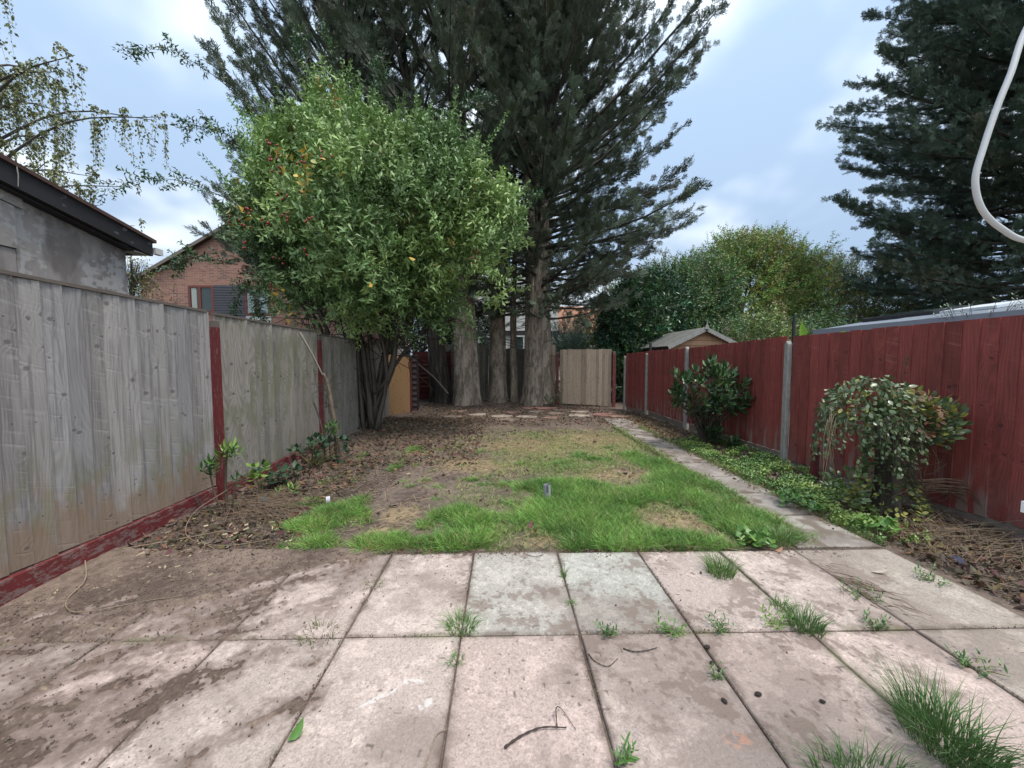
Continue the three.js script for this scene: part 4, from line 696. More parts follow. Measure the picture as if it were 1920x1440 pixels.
function limbsTo(list, base, r0, seed, seg = 6, bend = 0.25) {
  const r = rng(seed), gs = []; for (const e of list) { const b = base(r), q = V(...e), m1 = b.clone().lerp(q, 0.35).add(V((r() - 0.5) * bend, 0.2 * r(), (r() - 0.5) * bend)), m2 = b.clone().lerp(q, 0.7).add(V((r() - 0.5) * bend, 0.1, (r() - 0.5) * bend)); const c = curvePts([b, m1, m2, q], 9); gs.push(limb(c, c.map((_, i) => r0 * (1 - 0.85 * i / 9) * (0.8 + 0.3 * r())), seg)); } return gs;
}
{ // the large shrub leaning over the left fence
  const O = V(-2.72, 0, -7.9), t = thing('large_shrub', 'large rounded green shrub with red hips and yellow leaves on the left', 'shrub', O.toArray());
  const tw = twigGeo(4, 11, 0.36, 0.105, 0.046, 1, 0.55);
  const E = [[-2.3, 3.65, -7.6, 2.2, 1.55, 1.8, 6800], [-2.95, 4.85, -7.4, 1.2, 0.75, 1.1, 1700], [-3.12, 5.7, -7.3, 0.22, 0.62, 0.22, 130], [-3.0, 5.3, -7.3, 0.5, 0.45, 0.45, 200], [-1.25, 4.75, -7.5, 0.85, 0.68, 0.85, 950], [-3.55, 3.95, -7.4, 0.9, 1.15, 1.1, 1500], [-0.95, 2.9, -7.4, 0.95, 1.0, 1.1, 1500], [-0.5, 3.6, -7.7, 0.75, 0.75, 0.85, 800], [-3.7, 2.75, -7.1, 0.42, 0.7, 0.45, 340], [-2.5, 2.5, -7.3, 1.35, 0.65, 1.2, 1100], [-4.25, 3.7, -7.3, 0.5, 0.32, 0.45, 190], [-3.75, 4.75, -7.3, 0.5, 0.5, 0.5, 300], [-2.0, 5.1, -7.5, 0.45, 0.4, 0.45, 190], [-0.9, 4.2, -7.0, 0.5, 0.4, 0.5, 260], [-1.9, 3.2, -5.9, 0.7, 0.5, 0.5, 420]].map(e => [e[0] - O.x, e[1], e[2] - O.z, ...e.slice(3)]);
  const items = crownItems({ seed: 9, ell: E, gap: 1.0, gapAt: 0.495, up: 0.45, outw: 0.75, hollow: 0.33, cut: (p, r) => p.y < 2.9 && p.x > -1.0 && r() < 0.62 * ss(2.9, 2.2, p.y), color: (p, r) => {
    const k = 0.7 + 0.6 * r(), n = fbm(p.x * 1.2 + 4, p.y * 1.2 + p.z, 3);
    let c = mix3([0.16, 0.27, 0.09], [0.34, 0.48, 0.16], ss(0.35, 0.65, n + (r() - 0.5) * 0.2));
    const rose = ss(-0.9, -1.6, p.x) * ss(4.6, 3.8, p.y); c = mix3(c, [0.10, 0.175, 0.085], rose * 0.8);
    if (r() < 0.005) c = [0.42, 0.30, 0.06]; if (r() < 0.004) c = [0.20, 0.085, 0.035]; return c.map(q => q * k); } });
  // long arching shoots breaking the outline
  const shoots = [[[-1.9, 6.0, 0.2], [-2.7, 6.7, 0.2], [-3.5, 7.1, 0.2], [-4.15, 7.05, 0.2]], [[-2.2, 4.3, 0.3], [-3.2, 4.7, 0.3], [-3.9, 4.75, 0.3], [-4.6, 4.55, 0.3]], [[-2.0, 5.2, 0.2], [-2.6, 5.7, 0.2], [-3.3, 5.75, 0.1]], [[-0.3, 6.4, 0.2], [-0.5, 7.1, 0.2], [-0.6, 7.45, 0.2]], [[1.5, 5.8, 0.1], [2.0, 6.3, 0.1], [2.35, 6.4, 0.1]], [[2.2, 4.5, 0], [2.8, 4.7, 0], [3.2, 4.6, 0.1]], [[-1.5, 3.2, 0.6], [-2.0, 2.6, 0.7], [-2.15, 1.9, 0.75]], [[-2.3, 3.2, 0.3], [-3.0, 3.3, 0.4], [-3.3, 3.2, 0.4]], [[-0.7, 6.1, 0.4], [-0.95, 6.7, 0.4], [-1.0, 7.1, 0.4]], [[0.2, 6.0, 0.4], [0.4, 6.5, 0.4], [0.4, 6.8, 0.4]], [[-1.6, 3.1, 0.5], [-1.75, 2.5, 0.6], [-1.7, 2.0, 0.6]]];
  const r = rng(61), wood = [];
  for (const s of shoots) { const c = curvePts(s, 16); wood.push(limb(c, c.map((_, i) => 0.009 * (1.1 - i / 16)), 4)); for (let i = 1; i <= 16; i++) for (let k = 0; k < 2; k++) { const d = c[i].clone().sub(c[i - 1]).normalize(); items.push({ m: mat4(c[i].clone().addScaledVector(rdir(r), 0.05), d.addScaledVector(rdir(r), 0.7).normalize(), r() * 6, 0.55 + 0.4 * r()), c: [0.075, 0.135, 0.055].map(q => q * (0.7 + 0.6 * r())) }); } }
  // upright young growth over the top and sides of the crown
  for (let i = 0; i < 150; i++) { const e = E[[0, 1, 1, 4, 5, 6, 7, 11, 12][Math.floor(r() * 9)]], d = rdir(r); d.y = Math.abs(d.y) * 1.1 - 0.15; d.normalize(); const p = V(e[0] + d.x * e[3] * 0.98, e[1] + d.y * e[4] * 0.98, e[2] + d.z * e[5] * 0.98), dir = d.clone().multiplyScalar(0.6).add(V(0, 0.8, 0)).addScaledVector(rdir(r), 0.25).normalize(), k = 0.8 + 0.4 * r(); const nj = 3 + Math.floor(r() * 3); for (let j = 0; j < nj; j++) items.push({ m: mat4(p.clone().addScaledVector(dir, 0.2 * j), dir.clone().addScaledVector(rdir(r), 0.2).normalize(), r() * 6, 1.0 - 0.12 * j), c: [0.22 * k, 0.36 * k, 0.11 * k] }); }
  stuffOf('crown', tw, M.leaf, items, t);
  // stems: a fan of dark stems from one stool
  const ends = [[-1.6, 3.2, 0.2], [-1.0, 3.0, 0.6], [-0.5, 3.4, -0.2], [0.1, 3.6, 0.4], [0.6, 3.2, 0.1], [1.2, 3.1, 0.3], [1.7, 2.9, -0.2], [-0.2, 4.6, 0], [0.9, 4.6, 0], [-1.4, 4.6, 0]];
  ends.forEach((e, i) => { const g = limbsTo([e], (q) => V((q() - 0.5) * 0.34, -0.03, (q() - 0.5) * 0.3), 0.05 + 0.02 * (i % 3), 100 + i, 8, 0.35)[0]; part('stem', g, M.barkDark, t); });
  const fine = []; const rr = rng(73);
  for (let i = 0; i < 420; i++) { const e = ends[Math.floor(rr() * ends.length)], a = V(...e).multiplyScalar(0.45 + 0.5 * rr()), b = a.clone().addScaledVector(rdir(rr).add(V(0, 0.25, 0)), 0.5 + rr() * 1.0), m = a.clone().lerp(b, 0.5).addScaledVector(rdir(rr), 0.12); fine.push(limb([a, m, b], [0.009, 0.006, 0.002], 3)); }
  const fm = part('twigs', mergeGeometries([...wood, ...fine]), M.twigWood, t); fm.userData.kind = 'stuff';
  single('bare_branch', limb(curvePts([[-2.5, 0.75, -7.55], [-2.3, 0.95, -7.5], [-2.15, 1.15, -7.45]], 8), [0.028, 0.026, 0.024, 0.022, 0.02, 0.017, 0.014, 0.011, 0.006], 6), M.barkDark, 'short dark dead branch sticking out of the shrub stems', 'branch');
  // hips and yellow leaves
  const hipG = new THREE.SphereGeometry(0.016, 8, 6); hipG.scale(1, 1.2, 1); const hipM = std({ color: rgb(0.22, 0.02, 0.016), roughness: 0.4 }), yl = leafGeo(0.11, 0.055, 0.2, 0.3), ym = leafMat({ color: rgb(0.62, 0.40, 0.07) }), ym2 = leafMat({ color: rgb(0.5, 0.5, 0.16) });
  const q = rng(15); const front = (px, py) => { const k = 6.1 / 733; return [(px - 945) * k, 1.4 + (675 - py) * k, -6.1]; };
  // clusters given as height and side on the front of the crown
  for (const [X, Y, Z, n] of [[-3.10, 4.30, -5.55, 5], [-3.04, 4.07, -5.5, 6], [-3.0, 3.93, -5.5, 4], [-2.66, 4.02, -5.45, 4], [-2.35, 4.1, -5.5, 3], [-3.55, 3.45, -5.75, 5], [-3.6, 3.3, -5.75, 4], [-3.2, 3.3, -5.6, 4], [-2.9, 3.3, -5.5, 4], [-2.6, 3.25, -5.45, 4], [-2.95, 3.55, -5.5, 3], [-3.62, 2.55, -6.4, 4], [-3.3, 2.85, -6.0, 3], [-3.75, 2.3, -6.6, 3], [-3.5, 1.95, -6.6, 3], [-3.85, 3.1, -6.1, 4], [-2.75, 2.9, -5.6, 3], [-4.1, 3.5, -6.2, 3]]) {
    for (let k = 0; k < n; k++) { const m = part('rose_hip', hipG, hipM, t); m.position.set(X - O.x + (q() - 0.5) * 0.13, Y + (q() - 0.5) * 0.13, Z - O.z + (q() - 0.5) * 0.1 + 0.1); }
  }
  for (const [X, Y, Z, n, s] of [[-2.75, 4.05, -5.5, 10, 0.3], [-2.5, 3.95, -5.4, 9, 0.3], [-2.25, 3.95, -5.45, 4, 0.25], [-2.85, 3.65, -5.5, 3, 0.2], [-3.55, 2.5, -6.35, 6, 0.2], [-3.4, 2.15, -6.5, 6, 0.2], [-3.65, 3.5, -5.75, 3, 0.2], [-1.9, 2.5, -5.8, 3, 0.3], [-1.2, 3.0, -5.9, 3, 0.4]])
    for (let k = 0; k < n; k++) { const m = part('yellow_leaf', yl, q() < 0.75 ? ym : ym2, t); m.position.set(X - O.x + (q() - 0.5) * s * 1.6, Y + (q() - 0.5) * s, Z - O.z + (q() - 0.5) * 0.2 + 0.12); m.rotation.set(1.2 + q() * 1.6, q() * 6, q() * 1.5); }
}
function broadTree(name, label, group, x, z, ell, o) {
  const t = thing(name, label, o.cat ?? 'tree', [x, 0, z], group);
  const tw = o.twig; stuffOf('crown', tw, o.mat ?? M.leaf, crownItems({ seed: o.seed, ell, ...o }), t);
  const ends = []; for (const e of ell) for (let k = 0; k < (o.limbs ?? 3); k++) { const r = rng(o.seed + k * 7 + ends.length); const d = rdir(r); ends.push([e[0] + d.x * e[3] * 0.75, e[1] + d.y * e[4] * 0.6, e[2] + d.z * e[5] * 0.75]); }
  const H0 = o.trunkH ?? 1.2; part('trunk', limb(curvePts([[0, -0.15, 0], [0.05, H0 * 0.5, 0.03], [0, H0, 0]], 6), [1.25, 1.1, 1, 0.95, 0.9, 0.88, 0.8].map(q => q * (o.trunkR ?? 0.14)), 10), o.bark ?? M.barkDark, t);
  const b = part('limbs', mergeGeometries(limbsTo(ends, () => V(0, H0 * 0.9, 0), (o.trunkR ?? 0.14) * 0.55, o.seed + 5, 5, 0.5)), o.bark ?? M.barkDark, t); b.userData.kind = 'stuff'; return t;
}
const twBig = twigGeo(14, 10, 0.5, 0.15, 0.07, 1, 0.3), twMid = twigGeo(15, 12, 0.45, 0.10, 0.04, 1, 0.3);
const tintOf = (a, b, f = 1.0) => (p, r) => { const n = fbm(p.x * f + 4, p.y * f + p.z * 0.7, 3); return mix3(a, b, ss(0.3, 0.7, n + (r() - 0.5) * 0.3)).map(q => q * (0.7 + 0.6 * r())); };
const HG = 'trees and hedge bushes beyond the right fence';
broadTree('garden_tree', 'bright yellow-green tree in the gap between the conifers', HG, 10.5, -17, [[0, 4.4, 0, 2.7, 2.1, 2.2, 3600], [-2.0, 4.2, 0, 1.7, 1.6, 1.7, 1700], [1.9, 4.6, 0, 1.6, 1.6, 1.6, 1600], [0.4, 6.1, 0, 1.3, 0.7, 1.2, 600], [2.6, 6.0, 0, 0.9, 0.8, 0.9, 260], [-1.0, 6.1, 0, 0.7, 0.7, 0.8, 240], [0, 2.3, 0.6, 3.0, 1.2, 1.6, 1500]], { seed: 71, twig: twMid, color: tintOf([0.22, 0.31, 0.085], [0.42, 0.46, 0.13], 0.7), limbs: 4, hollow: 0.5, size: 1.1, gap: 1.1 });
broadTree('garden_tree', 'mid-green bushy tree directly behind the shed', HG, 6.9, -16.2, [[0, 3.2, 0, 2.4, 2.1, 1.9, 3200], [-1.5, 2.6, 0.4, 1.6, 1.9, 1.5, 1700], [1.1, 4.2, 0, 1.4, 1.2, 1.4, 1000]], { seed: 72, twig: twMid, color: tintOf([0.10, 0.19, 0.08], [0.19, 0.30, 0.11], 0.8), size: 1.1, gap: 1.2 });
broadTree('garden_tree', 'pale green tree left of the big right-hand conifer', HG, 14.4, -18, [[0, 4.0, 0, 2.6, 2.0, 2.0, 2900], [1.8, 3.0, 0.6, 2.0, 1.5, 1.5, 1700], [-1.6, 3.0, 0.6, 1.8, 1.5, 1.5, 1200], [0.5, 5.2, 0, 1.1, 0.8, 1, 300]], { seed: 73, twig: twMid, color: tintOf([0.22, 0.29, 0.11], [0.42, 0.42, 0.2], 0.8), hollow: 0.55, size: 1.05, gap: 1.1 });
broadTree('laurel_hedge', 'dark green laurel mass left of the shed roof', HG, 4.6, -13.8, [[0, 2.2, 0, 1.15, 1.7, 1.1, 1700], [0.7, 3.0, -0.6, 1.2, 1.4, 1.0, 1200], [-0.5, 1.3, 0.6, 0.6, 1.2, 0.6, 500]], { seed: 74, twig: twBig, color: tintOf([0.045, 0.10, 0.05], [0.09, 0.17, 0.08], 0.9), mat: M.leafGloss, cat: 'bush' });
broadTree('hedge_bush', 'low green bush between the shed and the lean-to roof', HG, 8.2, -12.4, [[0, 1.5, 0, 1.7, 1.2, 1.1, 1300], [2.0, 1.6, -0.4, 1.5, 1.15, 1.1, 1100]], { seed: 75, twig: twMid, color: tintOf([0.12, 0.2, 0.08], [0.26, 0.31, 0.1], 0.9), cat: 'bush', trunkR: 0.06, trunkH: 0.6 });
broadTree('olive_bush', 'round blue-green bush just behind the pale knotty panel', null, 2.75, -16.3, [[0, 2.15, 0, 0.72, 0.95, 0.7, 800], [0, 1.3, 0, 0.6, 0.9, 0.6, 350]], { seed: 76, twig: twigGeo(16, 14, 0.34, 0.085, 0.016, 0.6, 0.1), color: tintOf([0.10, 0.17, 0.135], [0.17, 0.26, 0.21], 1.4), up: 0.9, cat: 'bush', trunkR: 0.05, trunkH: 0.7 });
broadTree('hedge_bush', 'sunlit yellow-green bush behind the pale knotty panel', null, 4.15, -17.5, [[0, 2.0, 0, 0.8, 1.0, 0.7, 500], [-1.2, 1.6, 0.2, 0.8, 0.6, 0.6, 320]], { seed: 77, twig: twMid, color: tintOf([0.12, 0.17, 0.035], [0.20, 0.24, 0.05], 1.4), cat: 'bush', trunkR: 0.05, trunkH: 0.7 });
broadTree('garden_tree', 'dark evergreen behind the back fence, left of the trunks', null, -4.6, -19.5, [[0, 3.2, 0, 2.6, 2.4, 1.8, 1700], [2.6, 2.6, 0.3, 1.6, 1.2, 1.2, 500]], { seed: 78, twig: twBig, color: tintOf([0.03, 0.06, 0.035], [0.055, 0.10, 0.05], 0.9) });
{ // weeping birch behind the outbuilding
  const t = thing('birch_tree', 'sparse weeping birch above the outbuilding roof', 'tree', [-12.6, 0, -9.6]), r = rng(404);
  part('trunk', limb(curvePts([[0, -0.1, 0], [0.1, 3, 0], [-0.05, 6, 0.1], [0.2, 8.6, 0]], 14), Array.from({ length: 15 }, (_, i) => 0.15 * (1 - i / 15) + 0.015), 9), M.birchBark, t);
  const wood = [], items = [], lg = leafSmall(0.068, 0.042, 0.2, 0.15);
  const limbsL = []; for (let i = 0; i < 40; i++) { const h = 3.0 + 5.3 * i / 40, az = i * 2.4 + r(), L = (1.6 + 1.5 * r()) * (h > 7 ? 0.75 : 1.15), out = V(Math.cos(az), 0, Math.sin(az)); const c = curvePts([V(0.1, h, 0), V(0.1, h + 0.55 * L, 0).addScaledVector(out, L * 0.5), V(0.1, h + 0.72 * L, 0).addScaledVector(out, L)], 8); limbsL.push(c); wood.push(limb(c, c.map((_, k) => 0.035 * (1.1 - k / 9)), 5)); }
  for (const c of limbsL) for (let k = 0; k < 15; k++) {
    const p = c[2 + Math.floor(r() * 7)].clone().addScaledVector(rdir(r), 0.25), L = 0.5 + r() * 1.2, sx = (r() - 0.5) * 0.25, sz = (r() - 0.5) * 0.25, pts = []; for (let j = 0; j <= 5; j++) { const q = j / 5; pts.push(V(p.x + sx * q * 1.6, p.y + 0.12 * Math.sin(q * 3) - L * q * q, p.z + sz * q * 1.6)); }
    wood.push(limb(pts, [0.006, 0.005, 0.004, 0.0035, 0.003, 0.002], 3));
    const n = Math.round(L * 58); for (let j = 0; j < n; j++) { const q = r(), f = q * 5, a = Math.min(4, Math.floor(f)), pp = pts[a].clone().lerp(pts[a + 1], f - a).addScaledVector(rdir(r), 0.055); const dk = 0.6 + 0.8 * r(); items.push({ m: mat4(pp, V(0, -1, 0).addScaledVector(rdir(r), 0.9).normalize(), r() * 6, 0.7 + 0.7 * r()), c: mix3([0.17, 0.21, 0.085], [0.34, 0.30, 0.12], r() * r()).map(v => v * dk) }); }
  }
  const b = part('branches', mergeGeometries(wood), std({ color: rgb(0.12, 0.10, 0.095) }), t); b.userData.kind = 'stuff'; stuffOf('crown', lg, M.leaf, items, t);
}
{ // second birch crown, low, in front of the brick gable
  const t = thing('birch_tree', 'wispy birch foliage drooping in front of the brick gable', 'tree', [-13.6, 0, -14.6]), r = rng(405), wood = [], items = [], lg = leafSmall(0.068, 0.042, 0.2, 0.15);
  part('trunk', limb(curvePts([[0, -0.1, 0], [0.05, 2, 0], [0.2, 4.2, 0]], 8), Array.from({ length: 9 }, (_, i) => 0.09 * (1 - i / 10)), 7), M.birchBark, t);
  for (let i = 0; i < 60; i++) { const az = r() * 6.28, R = r() * 1.5, p = V(0.2 + Math.cos(az) * R, 4.4 + r() * 0.9 - R * 0.3, Math.sin(az) * R * 0.6), L = 0.7 + r() * 1.1; wood.push(limb([V(0.1, 3.0 + r() * 1.2, 0), p.clone().lerp(V(0.1, 4.2, 0), 0.4).add(V(0, 0.25, 0)), p], [0.012, 0.008, 0.005], 3)); const e = p.clone().add(V((r() - 0.5) * 0.3, -L, 0)); wood.push(limb([p, e], [0.004, 0.002], 3));
    for (let j = 0; j < L * 24; j++) items.push({ m: mat4(p.clone().lerp(e, r()).addScaledVector(rdir(r), 0.1), V(0, -1, 0).addScaledVector(rdir(r), 0.9).normalize(), r() * 6, 0.7 + 0.7 * r()), c: mix3([0.12, 0.16, 0.055], [0.26, 0.23, 0.08], r()).map(v => v * (0.6 + 0.8 * r())) }); }
  const b = part('branches', mergeGeometries(wood), std({ color: rgb(0.12, 0.10, 0.095) }), t); b.userData.kind = 'stuff'; stuffOf('crown', lg, M.leaf, items, t);
}
// ================================================================== SMALL PLANTS
function leafParts(t, geo, mats, list, max, name = 'leaf') {           // nearest leaves one by one, the others joined
  const o = t.position; list.sort((a, b) => (a.p.clone().add(o).distanceTo(camera.position)) - (b.p.clone().add(o).distanceTo(camera.position)));
  list.forEach((l, i) => { if (i >= max) return; const m = part(name, geo, mats[l.k], t); m.applyMatrix4(mat4(l.p, l.d, l.roll, l.s)); });
  const rest = list.slice(max); mats.forEach((mt, k) => { const it = rest.filter(l => l.k === k); if (it.length) stuffOf('inner_leaves', geo, mt, it.map(l => ({ m: mat4(l.p, l.d, l.roll, l.s) })), t); });
}
{ // laurel bush
  const t = thing('laurel_bush', 'glossy dark laurel bush standing before the red fence', 'bush', [3.30, -0.02, -6.25]), r = rng(88), list = [], wood = [];
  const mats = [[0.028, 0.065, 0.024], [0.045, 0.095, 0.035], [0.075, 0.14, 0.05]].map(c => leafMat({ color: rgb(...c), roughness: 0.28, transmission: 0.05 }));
  const tips = []; for (let i = 0; i < 78; i++) { const d = rdir(r); d.y = d.y * 0.9 + 0.05; const q = 0.55 + 0.5 * Math.sqrt(r()); const y = 0.87 + d.y * 0.48 * q; const w = y < 0.62 ? 0.45 : 1; tips.push([V(-0.04 + d.x * 0.60 * q * w, y, d.z * 0.5 * q * w), d]); }
  tips.push([V(0, 1.42, 0.05), V(0, 1, 0)], [V(0.06, 1.34, 0), V(0.3, 1, 0)]); for (let i = 0; i < 8; i++) tips.push([V((r() - 0.5) * 0.35, 0.2 + 0.25 * r(), (r() - 0.3) * 0.3), rdir(r)]); tips.push([V(0.28, 0.12, 0.25), V(1, 0.3, 0.5)], [V(0.36, 0.14, 0.2), V(1, 0.3, 0)]);
  for (const [p, d] of tips) { wood.push(limb([V((r() - 0.5) * 0.08, 0.3 * r(), 0), p.clone().multiplyScalar(0.55).add(V(0, 0.1, 0)), p], [0.012, 0.008, 0.004], 4));
    const ax = d.clone().add(V(0, 0.9, 0)).normalize(); const n = 9 + Math.floor(r() * 4);
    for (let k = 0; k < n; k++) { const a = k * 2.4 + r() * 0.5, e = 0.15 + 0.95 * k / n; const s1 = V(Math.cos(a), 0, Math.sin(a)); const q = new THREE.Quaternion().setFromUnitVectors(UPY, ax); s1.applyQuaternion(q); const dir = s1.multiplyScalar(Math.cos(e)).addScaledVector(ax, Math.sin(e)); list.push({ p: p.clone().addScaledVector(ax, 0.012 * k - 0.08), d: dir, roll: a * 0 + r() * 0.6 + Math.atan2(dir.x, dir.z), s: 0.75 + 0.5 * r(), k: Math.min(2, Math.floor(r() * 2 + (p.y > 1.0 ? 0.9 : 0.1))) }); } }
  part('stems', mergeGeometries([...wood, limb(curvePts([[0.02, -0.05, 0], [0, 0.3, 0.02], [-0.02, 0.75, 0]], 5), [0.035, 0.03, 0.028, 0.025, 0.02, 0.012], 7)]), M.barkDark, t);
  leafParts(t, leafGeo(0.135, 0.047, 0.25, 0.18), mats, list, 300);
}
{ // stump smothered by ivy and variegated evergreen
  const t = thing('ivy_stump', 'ivy-smothered stump with drooping mop of leaves against the red fence', 'shrub', [3.52, -0.01, -3.47]), r = rng(99), list = [], wood = [], pale = [];
  const mats = [[0.06, 0.105, 0.04], [0.12, 0.17, 0.075], [0.22, 0.25, 0.15], [0.32, 0.32, 0.08], [0.21, 0.12, 0.065]].map(c => leafMat({ color: rgb(...c), roughness: 0.35, transmission: 0.08 }));
  const add = (p, d, k, s) => list.push({ p, d, roll: r() * 6.28, s, k });
  for (let i = 0; i < 1300; i++) { const d = rdir(r); if (d.y < -0.7) continue; const q = 0.72 + 0.3 * r(); const p = V(-0.22 + d.x * 0.36 * q, 0.98 + d.y * 0.30 * q, 0.02 + d.z * 0.33 * q); add(p, V(d.x * 0.5, -0.5, d.z * 0.5 + 0.2).addScaledVector(rdir(r), 0.6), r() < 0.3 ? 0 : r() < 0.55 ? 1 : r() < 0.8 ? 2 : r() < 0.8 ? 3 : 4, 0.7 + 0.6 * r()); }
  for (let i = 0; i < 60; i++) { const a = r() * 6.28, x = -0.24 + Math.cos(a) * 0.34, z = 0.02 + Math.sin(a) * 0.31, L = 0.16 + 0.30 * r() * (Math.cos(a) < 0.3 ? 1 : 0.5), y0 = 0.96 - 0.1 * r(); const e = V(x + Math.cos(a) * 0.07, y0 - L, z + Math.sin(a) * 0.06); wood.push(limb([V(x, y0, z), e], [0.003, 0.0015], 3)); for (let k = 0; k < L * 46; k++) add(V(x, y0, z).lerp(e, r()).addScaledVector(rdir(r), 0.02), V(0, -1, 0.3).addScaledVector(rdir(r), 0.6), r() < 0.55 ? 1 : r() < 0.6 ? 0 : 2, 0.5 + 0.5 * r()); }
  for (let i = 0; i < 900; i++) { const d = rdir(r), q = 0.6 + 0.42 * r(), p = V(0.22 + d.x * 0.34 * q, 0.86 + d.y * 0.27 * q, 0.0 + d.z * 0.3 * q); const hi = d.y > 0.25 && d.x > -0.4 && d.x < 0.5; add(p, d.clone().add(V(0.1, 0.6, 0.1)).addScaledVector(rdir(r), 0.35), hi && r() < 0.55 ? 3 : r() < 0.6 ? 0 : r() < 0.65 ? 1 : r() < 0.5 ? 3 : 2, 0.9 + 0.6 * r()); }
  for (let i = 0; i < 90; i++) { const d = rdir(r); add(V(0.02 + d.x * 0.16, 0.95 + d.y * 0.2, 0.2 + Math.abs(d.z) * 0.14), V(0.2, -0.6, 0.5).addScaledVector(rdir(r), 0.8), 4, 0.8 + 0.5 * r()); }
  for (let i = 0; i < 900; i++) { const y = r() * 0.75, a = r() * 6.28, R = 0.12 + 0.13 * ss(0.45, 0, y) + 0.04 * r(), p = V(Math.cos(a) * R, y, Math.sin(a) * R); add(p, V(Math.cos(a), -0.2, Math.sin(a)).addScaledVector(rdir(r), 0.6), y < 0.32 && r() < 0.5 ? 3 : r() < 0.55 ? 0 : 1, 0.7 + 0.6 * r()); }
  for (let i = 0; i < 90; i++) { const d = rdir(r); add(V(-0.42 + d.x * 0.16, 0.26 + d.y * 0.15, 0.05 + d.z * 0.14), d.add(V(0, 0.7, 0)), r() < 0.6 ? 0 : 1, 0.9 + 0.4 * r()); }
  part('stump', limb(curvePts([[0, -0.05, 0], [0.02, 0.4, 0], [-0.04, 0.85, 0.0]], 6), [0.12, 0.11, 0.1, 0.1, 0.09, 0.08, 0.05], 9), M.barkDark, t);
  for (let i = 0; i < 46; i++) { const a = r() * 6.28, p = V(0.1 * Math.cos(a), 0.2 + r() * 0.75, 0.14 + 0.05 * r()); wood.push(limb(curvePts([p, p.clone().add(V((r() - 0.5) * 0.3, -0.1, 0.1)), p.clone().add(V((r() - 0.5) * 0.5, -0.2 + 0.3 * r(), 0.1))], 6), new Array(7).fill(0.0028), 3)); }
  for (let i = 0; i < 26; i++) { const p = V(0.16, 0.18 + 0.14 * r(), 0.06); pale.push(limb(curvePts([p, p.clone().add(V(0.25 + 0.15 * r(), 0.05 * r(), 0.05 + 0.2 * (r() - 0.3))), p.clone().add(V(0.45 + 0.3 * r(), -0.12 - 0.1 * r(), 0.3 * (r() - 0.3)))], 6), new Array(7).fill(0.0026), 3)); }
  for (let i = 0; i < 9; i++) { const p = V(-0.55 + 0.05 * r(), 1.0 - 0.15 * r(), 0.05); pale.push(limb(curvePts([p, p.clone().add(V(-0.12 * r() - 0.03, 0.04 * r(), 0.05)), p.clone().add(V(-0.16 * r() - 0.03, -0.1 - 0.45 * r(), 0.06))], 6), new Array(7).fill(0.002), 3)); }
  pale.push(limb(curvePts([[0.42, 1.0, 0.05], [0.58, 1.02, 0.05], [0.64, 0.92, 0.05], [0.62, 0.82, 0.05]], 10), new Array(11).fill(0.003), 4), limb(curvePts([[0.3, 0.62, 0.1], [0.36, 0.52, 0.1], [0.37, 0.4, 0.1]], 8), new Array(9).fill(0.002), 3));
  wood.push(limb(curvePts([[0.12, 1.1, -0.02], [0.10, 1.3, -0.02], [0.13, 1.46, -0.02]], 8), new Array(9).fill(0.003), 3)); for (let k = 0; k < 9; k++) add(V(0.115 + (r() - 0.5) * 0.03, 1.15 + k * 0.036, 0), rdir(r).add(V(0, 0.4, 0.2)), k % 2, 0.7);
  const w = part('vine_stems', mergeGeometries(wood), M.twigWood, t); w.userData.kind = 'stuff'; const pm = part('dry_stems', mergeGeometries(pale), std({ color: rgb(0.34, 0.25, 0.165) }), t); pm.userData.kind = 'stuff';
  leafParts(t, leafGeo(0.048, 0.027, 0.2, 0.2), mats, list, 300);
}
